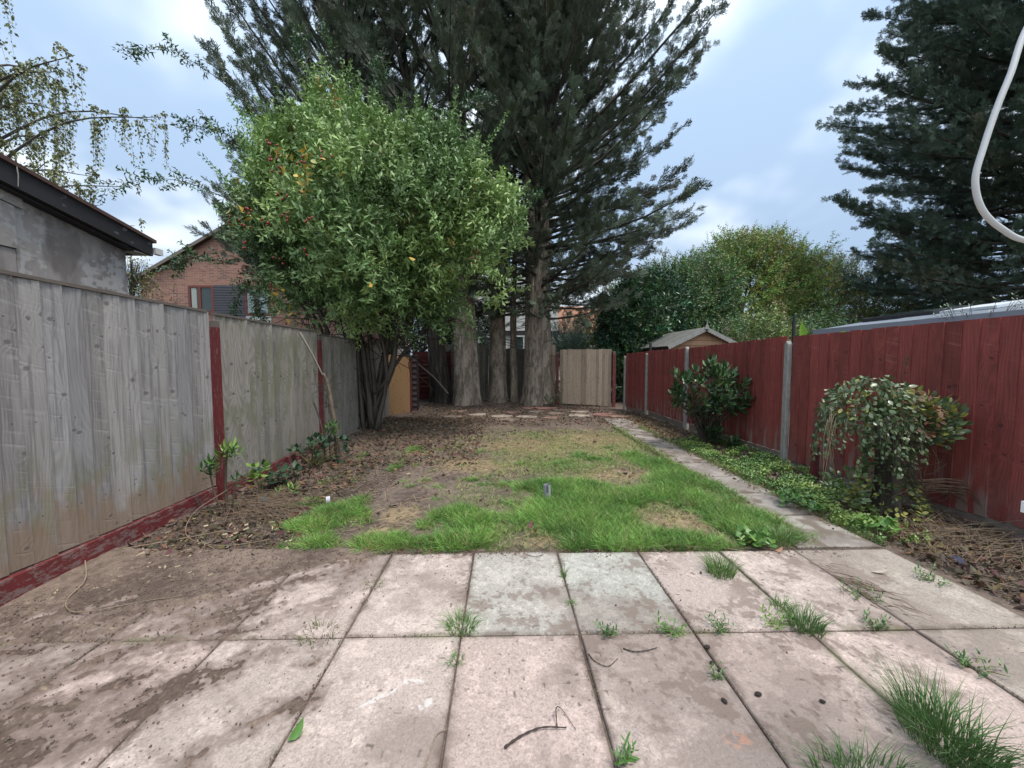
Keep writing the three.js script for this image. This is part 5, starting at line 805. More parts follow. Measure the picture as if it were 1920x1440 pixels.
// soft-leaved seedlings and saplings along the left fence
function rosette(list, p, ax, n, r, s, k) { const q = new THREE.Quaternion().setFromUnitVectors(UPY, ax.clone().normalize()); for (let i = 0; i < n; i++) { const a = i * 2.4 + r() * 0.4, e = -0.1 + 1.0 * i / n, dir = V(Math.cos(a) * Math.cos(e), Math.sin(e), Math.sin(a) * Math.cos(e)).applyQuaternion(q); list.push({ p: p.clone().addScaledVector(ax, 0.006 * i), d: dir, roll: Math.atan2(dir.x, dir.z) + (r() - 0.5) * 0.5, s: s * (0.75 + 0.5 * r()), k: typeof k === 'function' ? k() : k }); } }
const greens = [[0.05, 0.13, 0.035], [0.10, 0.23, 0.045], [0.19, 0.32, 0.06]].map(c => leafMat({ color: rgb(...c), roughness: 0.45, transmission: 0.2 }));
{ const t = thing('sapling', 'cut-back sapling with two leafy tufts beside the first red post', 'sapling', [-2.54, -0.02, -3.55]), r = rng(31), list = [];
  const stems = [[[0.02, -0.05, 0], [0.0, 0.2, 0], [0.04, 0.6, 0.02]], [[0.0, -0.05, 0], [-0.08, 0.2, 0.02], [-0.12, 0.42, 0.02]], [[0.03, 0, 0], [0.1, 0.15, 0.05], [0.11, 0.3, 0.03]]];
  stems.forEach((s, i) => part('stem', limb(curvePts(s, 8), new Array(9).fill(0).map((_, k) => (i ? 0.009 : 0.014) * (1 - 0.04 * k)), 7), std({ color: rgb(0.12, 0.085, 0.06) }), t));
  for (const [x, y, z, n, k] of [[0.04, 0.56, 0.02, 14, 2], [0.10, 0.6, 0.03, 11, 2], [0.00, 0.50, 0.04, 12, 1], [0.08, 0.52, 0, 10, 1], [0.14, 0.56, 0.02, 8, 2], [-0.12, 0.42, 0.02, 14, 0], [-0.07, 0.42, 0.03, 12, 1], [-0.16, 0.40, 0.03, 9, 0], [-0.1, 0.36, 0.02, 9, 0], [0.11, 0.3, 0.03, 8, 0], [0.16, 0.33, -0.02, 7, 0]]) rosette(list, V(x, y, z), V((r() - 0.5) * 0.9, 1, 0.5 * r()), n, r, 1, () => Math.max(0, Math.min(2, k + (r() < 0.3 ? -1 : 0))));
  leafParts(t, leafGeo(0.085, 0.022, 0.2, 0.3), greens, list, 300); }
function weed(name, label, x, z, h, n, s, seed, mats, leaf, ks, spread = 0.1) { const t = thing(name, label, 'weed', [x, soilH(x, z), z]), r = rng(seed), list = [], w = []; for (let i = 0; i < n; i++) { const a = r() * 6.28, q = spread * Math.sqrt(r()), p = V(Math.cos(a) * q, h * (0.35 + 0.65 * r()), Math.sin(a) * q); w.push(limb([V((r() - 0.5) * 0.02, -0.03, (r() - 0.5) * 0.02), p.clone().multiplyScalar(0.6).add(V(0, h * 0.12, 0)), p], [0.004, 0.003, 0.0015], 4)); rosette(list, p, V(Math.cos(a) * 0.5, 1, Math.sin(a) * 0.5), 4 + Math.floor(r() * 3), r, s, () => ks[Math.floor(r() * ks.length)]); } part('stems', mergeGeometries(w), std({ color: rgb(0.16, 0.17, 0.07) }), t); leafParts(t, leaf, mats, list, 300); return t; }
const broadLeaf = leafGeo(0.075, 0.045, 0.15, 0.25), slimLeaf = leafGeo(0.06, 0.016, 0.2, 0.3), roundLeaf = leafGeo(0.055, 0.05, 0.1, 0.2);
weed('seedling', 'bright green seedling with broad leaves, standing on a tall pale stem', -2.50, -4.0, 0.34, 5, 1.1, 301, greens, broadLeaf, [1, 2, 2], 0.1);
weed('seedling', 'low bright green serrated seedling beside the tall-stemmed one', -2.24, -3.98, 0.1, 4, 1.2, 302, greens, slimLeaf, [2, 2, 1], 0.08);
weed('bramble', 'low dark bramble leaves at the foot of the broken stump', -2.52, -5.15, 0.32, 26, 1.15, 303, [[0.022, 0.052, 0.03], [0.04, 0.085, 0.045], [0.07, 0.12, 0.06]].map(c => leafMat({ color: rgb(...c), roughness: 0.35, transmission: 0.05 })), broadLeaf, [0, 0, 1, 1, 2], 0.42);
weed('bramble', 'scattered dark trailing leaves between the seedling and the stump', -2.60, -4.45, 0.16, 10, 1.3, 304, [[0.022, 0.052, 0.03], [0.04, 0.085, 0.045], [0.07, 0.12, 0.06]].map(c => leafMat({ color: rgb(...c), roughness: 0.35, transmission: 0.05 })), broadLeaf, [0, 1, 1], 0.3);
{ // broken stump with regrowth
  const t = thing('broken_stump', 'thin broken dead stump with a tuft of new leaves by the left fence', 'stump', [-2.36, -0.03, -5.42]), r = rng(41), list = [];
  part('trunk', limb(curvePts([[0.05, -0.05, 0], [0.03, 0.4, 0], [-0.02, 0.85, 0.02], [-0.08, 1.15, 0.0], [-0.12, 1.25, 0]], 12), [0.042, 0.04, 0.037, 0.034, 0.034, 0.032, 0.03, 0.032, 0.027, 0.024, 0.022, 0.02, 0.016], 9), std({ map: M.barkGrey.map, color: rgb(0.5, 0.47, 0.44) }), t);
  part('stem', limb(curvePts([[-0.1, -0.05, 0.05], [-0.14, 0.5, 0.05], [-0.24, 0.85, 0.04]], 8), new Array(9).fill(0.011), 6), M.barkDark, t); part('stem', limb(curvePts([[0.0, -0.05, 0.08], [-0.02, 0.3, 0.1], [0.02, 0.5, 0.1]], 8), new Array(9).fill(0.009), 6), M.barkDark, t); part('stem', limb(curvePts([[-0.08, 1.1, 0], [-0.06, 1.5, 0.0], [0.03, 1.95, 0]], 8), new Array(9).fill(0.008), 6), M.barkDark, t);
  part('snapped_branch', limb(curvePts([[-0.12, 1.22, 0.02], [-0.25, 1.5, 0.02], [-0.42, 1.80, 0.0]], 8), new Array(9).fill(0).map((_, k) => 0.010 + 0.001 * k), 7), std({ color: rgb(0.20, 0.175, 0.15) }), t);
  part('dead_twigs', mergeGeometries(Array.from({ length: 16 }, () => { const p = V(-0.1 + (r() - 0.5) * 0.12, 0.75 + r() * 0.5, 0); return limb([p, p.clone().addScaledVector(rdir(r), 0.1 + 0.12 * r()), p.clone().addScaledVector(rdir(r), 0.2)], [0.004, 0.003, 0.0015], 3); })), M.twigWood, t).userData.kind = 'stuff';
  for (const [x, y, z, n] of [[0.0, 0.48, 0.1, 12], [0.06, 0.52, 0.1, 10], [-0.04, 0.42, 0.12, 10], [0.05, 0.40, 0.12, 9], [0.1, 0.46, 0.08, 8]]) rosette(list, V(x, y, z), V((r() - 0.5) * 0.8, 1, 0.5), n, r, 1, () => r() < 0.6 ? 0 : 1);
  leafParts(t, leafGeo(0.08, 0.028, 0.2, 0.3), greens, list, 200);
}
weed('small_shrub', 'pale small-leaved shrub at the foot of the thickest trunk', 1.42, -11.75, 0.42, 30, 0.9, 311, [[0.08, 0.12, 0.07], [0.13, 0.18, 0.10], [0.19, 0.23, 0.13]].map(c => leafMat({ color: rgb(...c) })), broadLeaf, [0, 1, 2], 0.34);
weed('small_shrub', 'thin leggy weed growing up the red post left of the pale panel', 1.75, -12.0, 1.1, 9, 0.9, 312, [[0.08, 0.12, 0.07], [0.13, 0.18, 0.10], [0.19, 0.23, 0.13]].map(c => leafMat({ color: rgb(...c) })), broadLeaf, [0, 1], 0.2);
{ const t = thing('banana_plant', 'bright lime-green upright leaf poking above the fence beside the dark rod', 'plant', [4.15, 0, -5.35]); part('leaf', (() => { const g = leafGeo(0.34, 0.11, 0.35, -0.1); g.rotateZ(0.22); g.translate(0.0, 1.60, 0); return g; })(), leafMat({ color: rgb(0.22, 0.42, 0.035) }), t); part('stem', limb([V(0.05, -0.05, 0), V(0.03, 0.8, 0), V(0, 1.62, 0)], [0.03, 0.025, 0.012], 8), greens[1], t); const g2 = leafGeo(0.3, 0.09, 0.3, 0.4); g2.rotateZ(-1.35); g2.translate(0.10, 1.70, 0.35); part('leaf', g2, leafMat({ color: rgb(0.2, 0.36, 0.05) }), t); part('stem', limb([V(0.05, 0.0, 0.02), V(0.08, 1.0, 0.25), V(0.1, 1.70, 0.35)], [0.02, 0.015, 0.008], 6), greens[1], t); }
{ const t = thing('wall_weed', 'pale weed sprouting on the lean-to roof edge', 'weed', [4.60, 1.78, -3.75]), r = rng(51), list = [], w = []; for (let i = 0; i < 22; i++) { const p = V((r() - 0.5) * 0.06, 0.05 + 0.16 * r(), (r() - 0.5) * 0.7); w.push(limb([V(0, 0.0, p.z * 0.7), p], [0.003, 0.0015], 3)); rosette(list, p, V(0, 1, 0), 4, r, 0.6, () => r() < 0.5 ? 0 : 1); } part('stems', mergeGeometries(w), M.twigWood, t); leafParts(t, slimLeaf, [[0.14, 0.20, 0.11], [0.22, 0.27, 0.17]].map(c => leafMat({ color: rgb(...c) })), list, 120); }

// ================================================================== GRASS AND LITTER
function tuftGeo(seed, n, h, w, spread, lean) {
  const r = rng(seed), pos = [];
  for (let i = 0; i < n; i++) { const a = r() * 6.28, q = spread * Math.sqrt(r()), x = Math.cos(a) * q, z = Math.sin(a) * q, H = h * (0.55 + 0.6 * r()), la = a + (r() - 0.5) * 2, l = lean * (0.3 + r()), b = r() * 3.14, wx = Math.cos(b) * w / 2, wz = Math.sin(b) * w / 2;
    const P = (t) => [x + Math.cos(la) * l * H * t * t, H * (t - 0.25 * l * t * t), z + Math.sin(la) * l * H * t * t]; const A = P(0), B = P(0.5), C = P(1);
    pos.push(A[0] - wx, A[1], A[2] - wz, A[0] + wx, A[1], A[2] + wz, B[0] + wx * 0.8, B[1], B[2] + wz * 0.8, A[0] - wx, A[1], A[2] - wz, B[0] + wx * 0.8, B[1], B[2] + wz * 0.8, B[0] - wx * 0.8, B[1], B[2] - wz * 0.8, B[0] - wx * 0.8, B[1], B[2] - wz * 0.8, B[0] + wx * 0.8, B[1], B[2] + wz * 0.8, ...C); }
  return geoFrom(pos);
}
const yaw4 = (x, y, z, a, s, sy = s) => new THREE.Matrix4().compose(V(x, y, z), new THREE.Quaternion().setFromAxisAngle(UPY, a), V(s, sy, s));
const lushG = tuftGeo(1, 12, 0.125, 0.0055, 0.04, 0.9), shortG = tuftGeo(2, 10, 0.045, 0.0032, 0.035, 1.0);
{ const r = rng(500), L = [], S = [], D = [];
  for (let i = 0; i < 46000; i++) { const x = -2.1 + 4.5 * r(), z = -2.80 - 3.6 * r(), k = lushAt(x, z); if (r() > k * 1.1) continue; const n = fbm(x * 4 + 7, z * 4, 3), g = 0.55 + 0.9 * r(); L.push({ m: yaw4(x, soilH(x, z) - 0.004, z, r() * 6.28, 0.6 + 0.5 * r(), (0.55 + 0.5 * r()) * (0.45 + 0.62 * k)), c: mix3([0.11, 0.26, 0.045], [0.26, 0.45, 0.10], ss(0.3, 0.7, n + (r() - 0.5) * 0.5)).map((q, j) => r() < 0 ? q : q * g) }); if (r() < 0.13) L[L.length - 1].c = [0.36 * g, 0.31 * g, 0.13 * g]; }
  for (let i = 0; i < 60000; i++) { const x = -2.3 + 4.7 * r(), z = -2.84 - 5.6 * r(), k = shortAt(x, z) * (1 - 0.8 * strawAt(x, z)); if (r() > k * 0.95) continue; const g = 0.75 + 0.5 * r(), y = fbm(x * 1.2 + 17, z * 1.2, 3); S.push({ m: yaw4(x, soilH(x, z) - 0.003, z, r() * 6.28, 0.7 + 0.6 * r()), c: mix3([0.22, 0.32, 0.085], [0.46, 0.45, 0.2], ss(0.3, 0.75, y + (r() - 0.5) * 0.5 + ss(-5, -7, z) * 0.2)).map(q => q * g) }); }
  for (let i = 0; i < 1500; i++) { const z = -2.9 - 5.2 * r(), e = r() < 0.62, x = e ? 2.27 + 0.16 * r() * r() * (fbm(z * 2.2, 8, 3) > 0.42 ? 1.6 : 0.5) : 2.90 - 0.14 * r() * r(); const g = 0.6 + 0.8 * r(); S.push({ m: yaw4(x, -0.006, z, r() * 6.28, 0.6 + 0.8 * r()), c: mix3([0.14, 0.24, 0.06], [0.34, 0.36, 0.14], r()).map(q => q * g) }); }
  stuffOf('lush_grass', lushG, M.grass, L, null, 'lush bright green grass growing in patches on the lawn', 'grass');
  stuffOf('short_grass', shortG, M.grass, S, null, 'short yellowing grass thinly covering the middle of the garden', 'grass');
}
const strawG = limb([V(0, -0.5, 0), V(0.04, 0, 0.02), V(0, 0.5, 0)], [0.012, 0.012, 0.008], 3);
const flat = (x, y, z, r, s, tilt = 0.25) => mat4(V(x, y, z), V(Math.cos(r() * 6.28), (r() - 0.5) * tilt * 2, Math.sin(r() * 6.28)), r() * 6.28, s);
{ const r = rng(600), D = [], T = [];
  for (let i = 0; i < 60000; i++) { const x = -2.5 + 6.4 * r(), z = -2.7 - 7.2 * r(), k = strawAt(x, z) + 0.10 * shortAt(x, z) + 0.05; if (x > 2.2 && x < 2.9 && r() < 0.93) continue; if (r() > k * 0.7) continue; const g = 0.6 + 0.8 * r(); D.push({ m: flat(x, soilH(x, z) + 0.008 + 0.012 * r(), z, r, 0.05 + 0.10 * r()), c: mix3([0.36, 0.26, 0.14], [0.46, 0.37, 0.21], r()).map(q => q * g) }); }
  stuffOf('dry_straw', strawG, M.dry, D, null, 'dry straw-coloured dead grass lying in patches', 'dry grass');
  const zones = [[-2.75, -1.3, -2.6, -5.5, 1900], [-2.8, -0.6, -5.5, -9.5, 1900], [-2.3, 2.9, -8.6, -12.5, 2300], [2.95, 3.95, -2.0, -3.6, 1800], [2.95, 3.6, -6.4, -10.5, 900], [-1.5, 2.2, -2.72, -2.9, 260]];
  for (const [x0, x1, z0, z1, n] of zones) for (let i = 0; i < n; i++) { const x = lerp(x0, x1, r()), z = lerp(z0, z1, r()); T.push({ m: flat(x, soilH(x, z) + 0.008 + 0.02 * r() * r(), z, r, 0.04 + 0.22 * r() * r(), 0.12), c: mix3([0.075, 0.05, 0.036], [0.30, 0.225, 0.15], r() * r()) }); }
  stuffOf('twig_litter', strawG, M.dry, T, null, 'brown twigs and stalks littering the soil beds', 'twigs');
}
{ const r = rng(610), it = [], lg = (() => { const g = leafGeo(0.05, 0.028, 0.5, 0.5); return g; })();
  const zones = [[-2.8, -1.7, -2.75, -5.5, 1700], [-2.8, -0.4, -5.2, -9.5, 3000], [-2.4, 2.9, -8.4, -12.6, 3600], [2.95, 4.0, -1.9, -3.6, 1400], [2.95, 3.6, -6.2, -10.5, 1300], [2.92, 3.8, -3.3, -6.4, 1300], [-1.6, 2.3, -3.0, -8.0, 500]];
  for (const [x0, x1, z0, z1, n] of zones) for (let i = 0; i < n; i++) { const x = lerp(x0, x1, r()), z = lerp(z0, z1, r()); it.push({ m: flat(x, soilH(x, z) + 0.008 + 0.014 * r(), z, r, 0.5 + 0.9 * r(), 0.3), c: mix3([0.085, 0.055, 0.038], [0.26, 0.17, 0.10], r() * r()).map(q => q * (0.7 + 0.6 * r())) }); }
  for (let i = 0; i < 700; i++) { const z = -2.9 - 6.5 * r(), x = r() < 0.5 ? 2.28 + 0.2 * r() * r() : 2.92 - 0.25 * r() * r(); it.push({ m: flat(x, 0.008, z, r, 0.35 + 0.6 * r(), 0.3), c: mix3([0.085, 0.055, 0.038], [0.26, 0.17, 0.10], r() * r()) }); }
  stuffOf('leaf_litter', lg, M.dry, it, null, 'curled brown dead leaves covering the soil', 'leaf litter');
  // pale chips and soil crumbs
  const chips = [], cg = new THREE.BoxGeometry(0.016, 0.05, 0.008), crumb = new THREE.IcosahedronGeometry(0.009, 0), cr = [];
  for (const [cx, cz, sx, sz, n] of [[-2.2, -2.75, 0.45, 0.25, 42], [-1.55, -2.82, 0.14, 0.1, 22], [-2.0, -3.1, 0.6, 0.4, 46], [-2.5, -2.45, 0.2, 0.2, 10], [-1.6, -8.5, 1.3, 1.3, 70], [1.0, -9.5, 1.8, 1.2, 60], [0.3, -5, 1.8, 1.8, 40], [3.4, -3, 0.5, 0.5, 14]]) for (let i = 0; i < n; i++) { const x = cx + (r() + r() + r() - 1.5) * sx, z = cz + (r() + r() + r() - 1.5) * sz; const g = 0.6 + 0.6 * r(); chips.push({ m: flat(x, soilH(x, z) + 0.022, z, r, 0.25 + 0.75 * r() * r(), 0.2), c: [0.52 * g, 0.42 * g, 0.28 * g] }); }
  stuffOf('wood_chips', cg, M.dry, chips, null, 'pale wood chips scattered over the soil', 'wood chips');
  for (let i = 0; i < 9000; i++) { const x = -2.8 + 5.6 * r() * r(), z = -0.9 - 1.95 * r(); const d = dirt(x, z); if (x < 0.5 ? r() > d * 0.7 + 0.01 : r() > 0.02) continue; const g = 0.7 + 0.6 * r(); cr.push({ m: flat(x, 0.003 + 0.012 * ss(0.4, 1, d), z, r, 0.2 + 0.6 * r() * r(), 1), c: [0.15 * g, 0.11 * g, 0.09 * g] }); }
  for (let i = 0; i < 26000; i++) { const q = r(); let x, z; if (q < 0.45) { x = -2.8 + 1.5 * r(); z = -2.6 - 3.2 * r(); } else if (q < 0.75) { x = -2.8 + 5.6 * r(); z = -4.5 - 7.5 * r(); } else { x = 2.95 + 1.0 * r(); z = -1.8 - 5 * r(); } const g = 0.6 + 0.8 * r(); cr.push({ m: flat(x, soilH(x, z) + 0.004, z, r, 0.4 + 1.2 * r() * r(), 1), c: mix3([0.10, 0.072, 0.058], [0.19, 0.145, 0.115], r()).map(v => v * g) }); }
  for (const Z of rowsZ.slice(0, 3)) for (let i = 0; i < 900; i++) { const x = -2.8 + 5.6 * r(), z = Z + (r() + r() - 1) * 0.022; if (fbm(x * 3.3, Z * 5, 3) < 0.46) continue; cr.push({ m: flat(x, 0.001, z, r, 0.12 + 0.4 * r() * r(), 1), c: [0.12, 0.09, 0.07].map(v => v * (0.6 + r())) }); }
  for (const X of colsX) for (let i = 0; i < 420; i++) { const z = -2.8 + 1.9 * r(), x = X + (r() + r() - 1) * 0.02; if (fbm(X * 3.3, z * 5, 3) < 0.48) continue; cr.push({ m: flat(x, 0.001, z, r, 0.12 + 0.4 * r() * r(), 1), c: [0.12, 0.09, 0.07].map(v => v * (0.6 + r())) }); }
  for (let i = 0; i < 2500; i++) { const x = -2.6 + 5.2 * r(), z = -2.80 + 0.10 * r() * r() * (fbm(x * 3, 4, 3) > 0.45 ? 1.5 : 0.6); cr.push({ m: flat(x, 0.003, z, r, 0.15 + 0.6 * r() * r(), 1), c: [0.14, 0.10, 0.076].map(v => v * (0.6 + 0.8 * r())) }); }
  stuffOf('soil_crumbs', crumb, M.dry, cr, null, 'small dark soil crumbs dotted over the patio slabs', 'soil crumbs');
}
{ // green ground cover between path and red fence
  const r = rng(620), it = [], gc = twigGeo(30, 7, 0.06, 0.028, 0.018, 1.2, 0.1);
  for (let i = 0; i < 15000; i++) { const x = 2.75 + 1.15 * r(), z = -2.85 - 4.4 * r(); const lim = 2.95 + 0.18 * (fbm(z * 2, 3, 3) - 0.5) - (z > -4 ? 0.08 : 0), k = ss(lim - 0.1, lim + 0.08, x) * ss(0.47, 0.60, fbm(x * 5 + 3, z * 5, 4) + 0.04 + 0.12 * ss(3.4, 3.0, x)) * ss(-7.0, -5.9, z) * ss(-2.75, -3.2, z) * ss(3.95, 3.5, x + 0.4 * ss(-4.5, -3.2, z)); if (r() > k) continue; const g = 0.7 + 0.6 * r(); it.push({ m: yaw4(x, soilH(x, z) - 0.01, z, r() * 6.28, 0.6 + 0.8 * r()), c: mix3([0.13, 0.24, 0.06], [0.32, 0.44, 0.12], ss(0.35, 0.65, fbm(x * 3 + 11, z * 3, 2) + (r() - 0.5) * 0.3)).map(q => q * g) }); }
  stuffOf('ground_cover', gc, M.leaf, it, null, 'low green weeds carpeting the bed between path and red fence', 'weeds');
}
const tuftLabels = [];
function tuft(label, x, z, n, h, spread, col, seed, lean = 0.8, w = 0.0045, sx = 1, sz = 1) { const g = tuftGeo(seed, n, h, w, spread, lean); g.scale(sx, 1, sz); return single('grass_tuft', g, leafMat({ color: rgb(...col), transmission: 0.25, roughness: 0.5 }), label, 'grass tuft', 'grass tufts in the patio joints', [x, -0.012, z]); }
const GR = [0.135, 0.25, 0.06], GD = [0.11, 0.215, 0.06];
tuft('biggest dark grass tuft, at the lower right corner of the patio', 1.60, -1.30, 620, 0.21, 0.13, GD, 701, 0.9, 0.0042, 0.75, 1.15);
tuft('spiky grass tuft cut by the bottom edge, left of the biggest one', 1.20, -1.20, 260, 0.13, 0.12, GD, 702, 1.0, 0.004, 1.35, 0.6);
tuft('dense grass tuft at the lawn edge, end of a slab joint', 1.42, -2.46, 240, 0.15, 0.075, GR, 703);
tuft('bushy tuft where two joints cross, right of the row joint', 1.58, -1.93, 230, 0.13, 0.075, GD, 704);
tuft('small tuft just above the bushy one in the same joint', 1.57, -2.10, 90, 0.08, 0.05, GR, 705);
tuft('round tuft on the row joint left of the grey slabs', -0.222, -1.98, 170, 0.09, 0.07, GR, 706, 1.1);
tuft('thin upright blades between the two grey slabs', 0.385, -2.44, 26, 0.1, 0.012, GR, 707, 0.6);
tuft('tiny tuft in the joint between the grey slabs', 0.387, -2.16, 36, 0.04, 0.018, GR, 708, 1.2);
tuft('faint browning tuft on the row joint farthest left', -0.94, -1.93, 80, 0.07, 0.09, [0.16, 0.17, 0.07], 709, 1.3);
tuft('small tuft in the joint below the round tuft', -0.225, -1.74, 50, 0.05, 0.03, GR, 710, 1.2);
tuft('sparse yellowish tuft at the left end of the second joint', -0.82, -2.37, 46, 0.05, 0.05, [0.17, 0.18, 0.06], 711, 1.3);
tuft('grass clump spilling over the path corner by the broad-leaved weed', 2.12, -2.92, 300, 0.16, 0.12, GR, 712, 1.1, 0.0045, 1.5, 0.7);
weed('patio_weed', 'broad-leaved weed trailing beside the path corner clump', 1.93, -2.86, 0.09, 12, 0.95, 720, greens, roundLeaf, [1, 1, 2], 0.12);
weed('patio_weed', 'round-leaved weed creeping at the right edge of the path', 2.86, -3.62, 0.10, 16, 0.9, 721, greens, roundLeaf, [0, 1, 1], 0.2);
weed('patio_weed', 'fresh green weed clump before the ivy stump', 3.03, -3.02, 0.12, 14, 0.85, 722, greens, roundLeaf, [1, 1, 2], 0.14);
for (const [lab, x, z, s, sp, k] of [['tiny weed on the row joint below the right grey slab', 0.53, -1.915, 0.9, 0.045, [0, 1]], ['low weed at the corner of the right grey slab', 0.86, -1.925, 1.0, 0.06, [1, 2]], ['scruffy weed just right of the grey slab corner', 1.12, -1.93, 0.9, 0.06, [0, 1]], ['bright serrated weed beside the bushy tuft', 1.44, -1.95, 1.1, 0.06, [1, 2, 2]], ['small dark weed on the row joint toward the right edge', 1.95, -1.93, 0.9, 0.05, [0, 0, 1]], ['ragged weed in the joint by the drab path slab', 2.13, -2.2, 0.9, 0.09, [0, 1]], ['flat weed in the far right slab joint', 2.15, -1.66, 1.0, 0.09, [0, 1]], ['little leafy sprig at the bottom centre of the patio', 0.42, -1.27, 0.9, 0.03, [1]], ['weed at the edge of the drab slab near the right border', 2.75, -2.35, 1.0, 0.1, [0, 1]], ['tiny sprig in the joint beside dark droppings', 0.93, -1.62, 0.6, 0.025, [0, 1]]]) { const t = weed('patio_weed', lab, x, z, 0.028, 13, s * 0.48, Math.round(800 + x * 100 - z * 37), greens, slimLeaf, k, sp); t.position.y = -0.004; }

// ------------------------------------------------------------------ odd things lying about
function stick(name, label, pts, rad, mat, cat = 'twig') { const c = curvePts(pts, 24); return single(name, limb(c, c.map((_, i) => rad * (1 - 0.5 * i / 24) * (1 + 0.25 * Math.sin(i * 1.9))), 6), mat, label, cat); }
const darkTwig = std({ color: rgb(0.055, 0.04, 0.034), roughness: 0.95 }), paleTwig = std({ color: rgb(0.27, 0.205, 0.145), roughness: 0.9 });
stick('twig', 'dark knobbly twig with a forked tip at bottom centre', [[0.00, 0.008, -1.325], [0.06, 0.010, -1.365], [0.14, 0.012, -1.395], [0.235, 0.010, -1.395]], 0.0045, darkTwig);
stick('twig', 'thin wiry twig arching above the dark knobbly one', [[0.20, 0.006, -1.40], [0.205, 0.03, -1.46], [0.225, 0.012, -1.475], [0.27, 0.006, -1.39]], 0.0022, darkTwig);
stick('twig', 'short curved dark twig on the slab right of centre', [[0.575, 0.007, -1.80], [0.62, 0.010, -1.775], [0.68, 0.010, -1.78], [0.74, 0.008, -1.80]], 0.0032, darkTwig);
stick('twig', 'forked twig crossing the joint below the right grey slab', [[0.40, 0.006, -1.77], [0.42, 0.008, -1.72], [0.47, 0.008, -1.69], [0.53, 0.008, -1.735]], 0.0024, darkTwig);
stick('twig', 'pale bent stalk near the bottom edge, left of centre', [[-0.28, 0.005, -1.24], [-0.265, 0.012, -1.30], [-0.25, 0.010, -1.38], [-0.22, 0.006, -1.40]], 0.0028, paleTwig);
stick('twig', 'pale looping root by the red gravel board in the lower left', [[-2.72, 0.10, -2.52], [-2.60, 0.04, -2.40], [-2.52, 0.015, -2.22], [-2.35, 0.015, -2.12], [-2.05, 0.015, -2.22], [-1.90, 0.015, -2.26]], 0.0038, paleTwig);
stick('dry_vine', 'long pale vine looping down from the sapling over the soil', [[-2.52, 0.22, -3.55], [-2.62, 0.12, -3.30], [-2.48, 0.05, -3.02], [-2.26, 0.03, -2.90], [-2.02, 0.03, -2.86], [-1.80, 0.03, -2.95]], 0.0034, paleTwig, 'vine');
stick('dry_stalk', 'long straight pale stalk lying on the soil below the sapling', [[-2.78, 0.03, -2.82], [-2.5, 0.035, -2.95], [-2.25, 0.03, -3.12]], 0.0045, paleTwig, 'stalk');
stick('dry_stalk', 'thin dry stalk along the lawn edge right of the grey slabs', [[1.0, 0.008, -2.80], [1.25, 0.014, -2.83], [1.5, 0.012, -2.80], [1.75, 0.03, -2.92]], 0.0035, paleTwig, 'stalk');
{ const r = rng(901); // heaps of cut stalks
  const heap = (label, x, z, n, L, h, sx, sz, dirx) => { const gs = []; for (let i = 0; i < n; i++) { const a = dirx + (r() - 0.5) * 2.0, px = x + (r() + r() - 1) * sx, pz = z + (r() + r() - 1) * sz, y = soilH(px, pz) + 0.01 + h * r() * r(), l = L * (0.4 + 0.8 * r()); const p = V(px, y, pz), d = V(Math.cos(a), (r() - 0.45) * 0.35, Math.sin(a)); gs.push(limb([p, p.clone().addScaledVector(d, l * 0.5).add(V(0, 0.02 * r(), 0)), p.clone().addScaledVector(d, l)], [0.0022, 0.0018, 0.0009], 4)); } const m = single('stalk_heap', mergeGeometries(gs), std({ color: rgb(0.20, 0.145, 0.10), roughness: 0.95 }), label, 'dead stalks'); m.userData.kind = 'stuff'; return m; };
  heap('heap of cut brown stalks around the sapling foot', -2.35, -3.6, 170, 0.38, 0.14, 0.4, 0.35, 0.3);
  heap('tangle of dry stalks on the bed right of the path', 3.45, -2.75, 170, 0.42, 0.10, 0.5, 0.5, -0.4);
  heap('dry stalks and leaves in the slab joint by the drab slab', 2.17, -2.25, 70, 0.16, 0.04, 0.12, 0.32, 1.3);
}
single('fallen_leaf', (() => { const g = leafGeo(0.07, 0.045, 0.5, 0.4); g.rotateX(1.35); return g; })(), greens[1], 'single fresh green leaf on the soil-streaked slabs at lower left', 'leaf', null, [-0.79, 0.014, -1.36]).rotation.y = 2.6;
single('fallen_leaf', (() => { const g = leafGeo(0.1, 0.03, 0.6, 0.3); g.rotateX(1.45); return g; })(), std({ color: rgb(0.50, 0.42, 0.34) }), 'pale curled dead leaf on the drab slab at right', 'leaf', null, [2.42, 0.012, -2.45]).rotation.y = 1.2;
single('fallen_leaf', (() => { const g = leafGeo(0.09, 0.04, 0.5, 0.4); g.rotateX(1.35); return g; })(), std({ color: rgb(0.36, 0.16, 0.08) }), 'reddish dead leaf lying on bare soil at the lawn front', 'leaf', null, [0.22, 0.01, -3.1]).rotation.y = 0.5;
single('fallen_leaf', (() => { const g = leafGeo(0.06, 0.04, 0.5, 0.4); g.rotateX(1.4); return g; })(), std({ color: rgb(0.42, 0.24, 0.15) }), 'tan dead leaf below the broad-leaved path weed', 'leaf', null, [1.98, 0.01, -2.74]).rotation.y = 1.5;
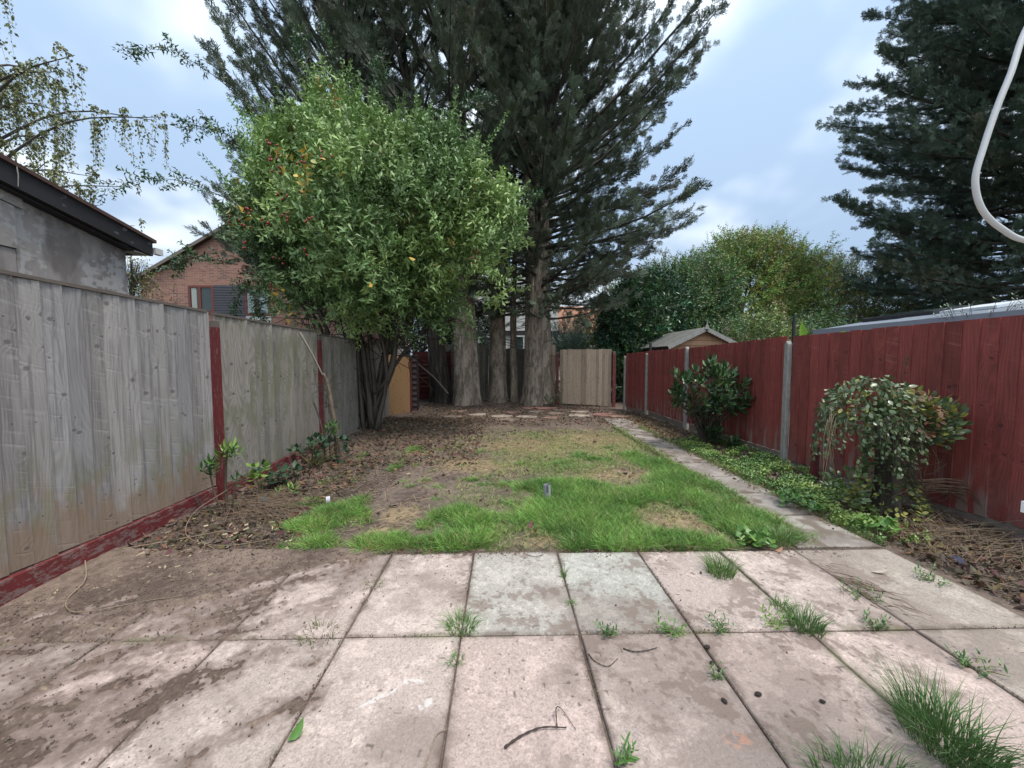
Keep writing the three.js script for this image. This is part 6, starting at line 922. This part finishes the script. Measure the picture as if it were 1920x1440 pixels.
{ const g = new THREE.IcosahedronGeometry(0.014, 1); g.scale(1.5, 0.75, 1); const mt = std({ color: rgb(0.035, 0.027, 0.022), roughness: 1 }); const r = rng(33);
  const spots = [['dark dropping in the joint, uppermost of the row', 0.985, -1.80, 1.3], ['dark dropping second in the row along the joint', 0.955, -1.70, 1], ['dark dropping third in the row along the joint', 0.97, -1.66, 1], ['dark round dropping with a stalk at right of the joint', 1.06, -1.53, 1.2], ['dark dropping farthest right on the lower slab', 1.30, -1.49, 0.9], ['dark dropping by the fork of a joint, left lower slab', 0.90, -1.5, 1.1], ['dark dropping on the slab below the dense tuft', 1.29, -2.46, 0.8]];
  for (const [l, x, z, s] of spots) { const m = single('dropping', g, mt, l, 'dropping', 'dark droppings on the patio', [x, 0.008, z]); m.scale.setScalar(s * 0.62); m.rotation.y = r() * 6; } }
{ // grey pipe stub in the lawn
  const t = thing('pipe_stub', 'short grey plastic pipe stub standing in the lush grass', 'pipe', [0.44, -0.05, -3.86]); const gm = std({ color: rgb(0.33, 0.34, 0.36), roughness: 0.5 });
  const g = new THREE.LatheGeometry([[0.036, 0], [0.036, 0.2], [0.029, 0.2], [0.029, 0.05]].map(p => new THREE.Vector2(...p)), 20); part('pipe', g, gm, t); part('broken_flap', box(0.02, 0.07, 0.004, 0, 0.165, 0.038), std({ color: rgb(0.1, 0.1, 0.1) }), t); t.rotation.z = 0.05; }
{ const g = new THREE.PlaneGeometry(0.035, 0.06, 3, 4), p = g.attributes.position; for (let i = 0; i < p.count; i++) p.setZ(i, 0.012 * Math.sin(p.getX(i) * 90) + 0.01 * Math.cos(p.getY(i) * 60)); g.computeVertexNormals(); const m = single('litter_scrap', g, std({ color: rgb(0.72, 0.72, 0.78) }), 'crumpled white and grey plastic scrap at the left lawn edge', 'litter', null, [-1.72, 0.04, -3.78]); m.rotation.set(-0.4, 0.4, 0.2);
  const m2 = single('litter_scrap', g, std({ color: rgb(0.05, 0.09, 0.13) }), 'small blue-black plastic scrap among stalks by the sapling', 'litter', null, [-2.32, 0.05, -3.75]); m2.rotation.set(-0.9, 0.9, 0.8); const m3 = single('litter_scrap', g, std({ color: rgb(0.03, 0.035, 0.07) }), 'dark blue scrap lying on the bed at far right', 'litter', null, [3.12, 0.03, -2.55]); m3.rotation.set(-1.3, 0.5, 0.1); }
renderer.render(scene, camera);
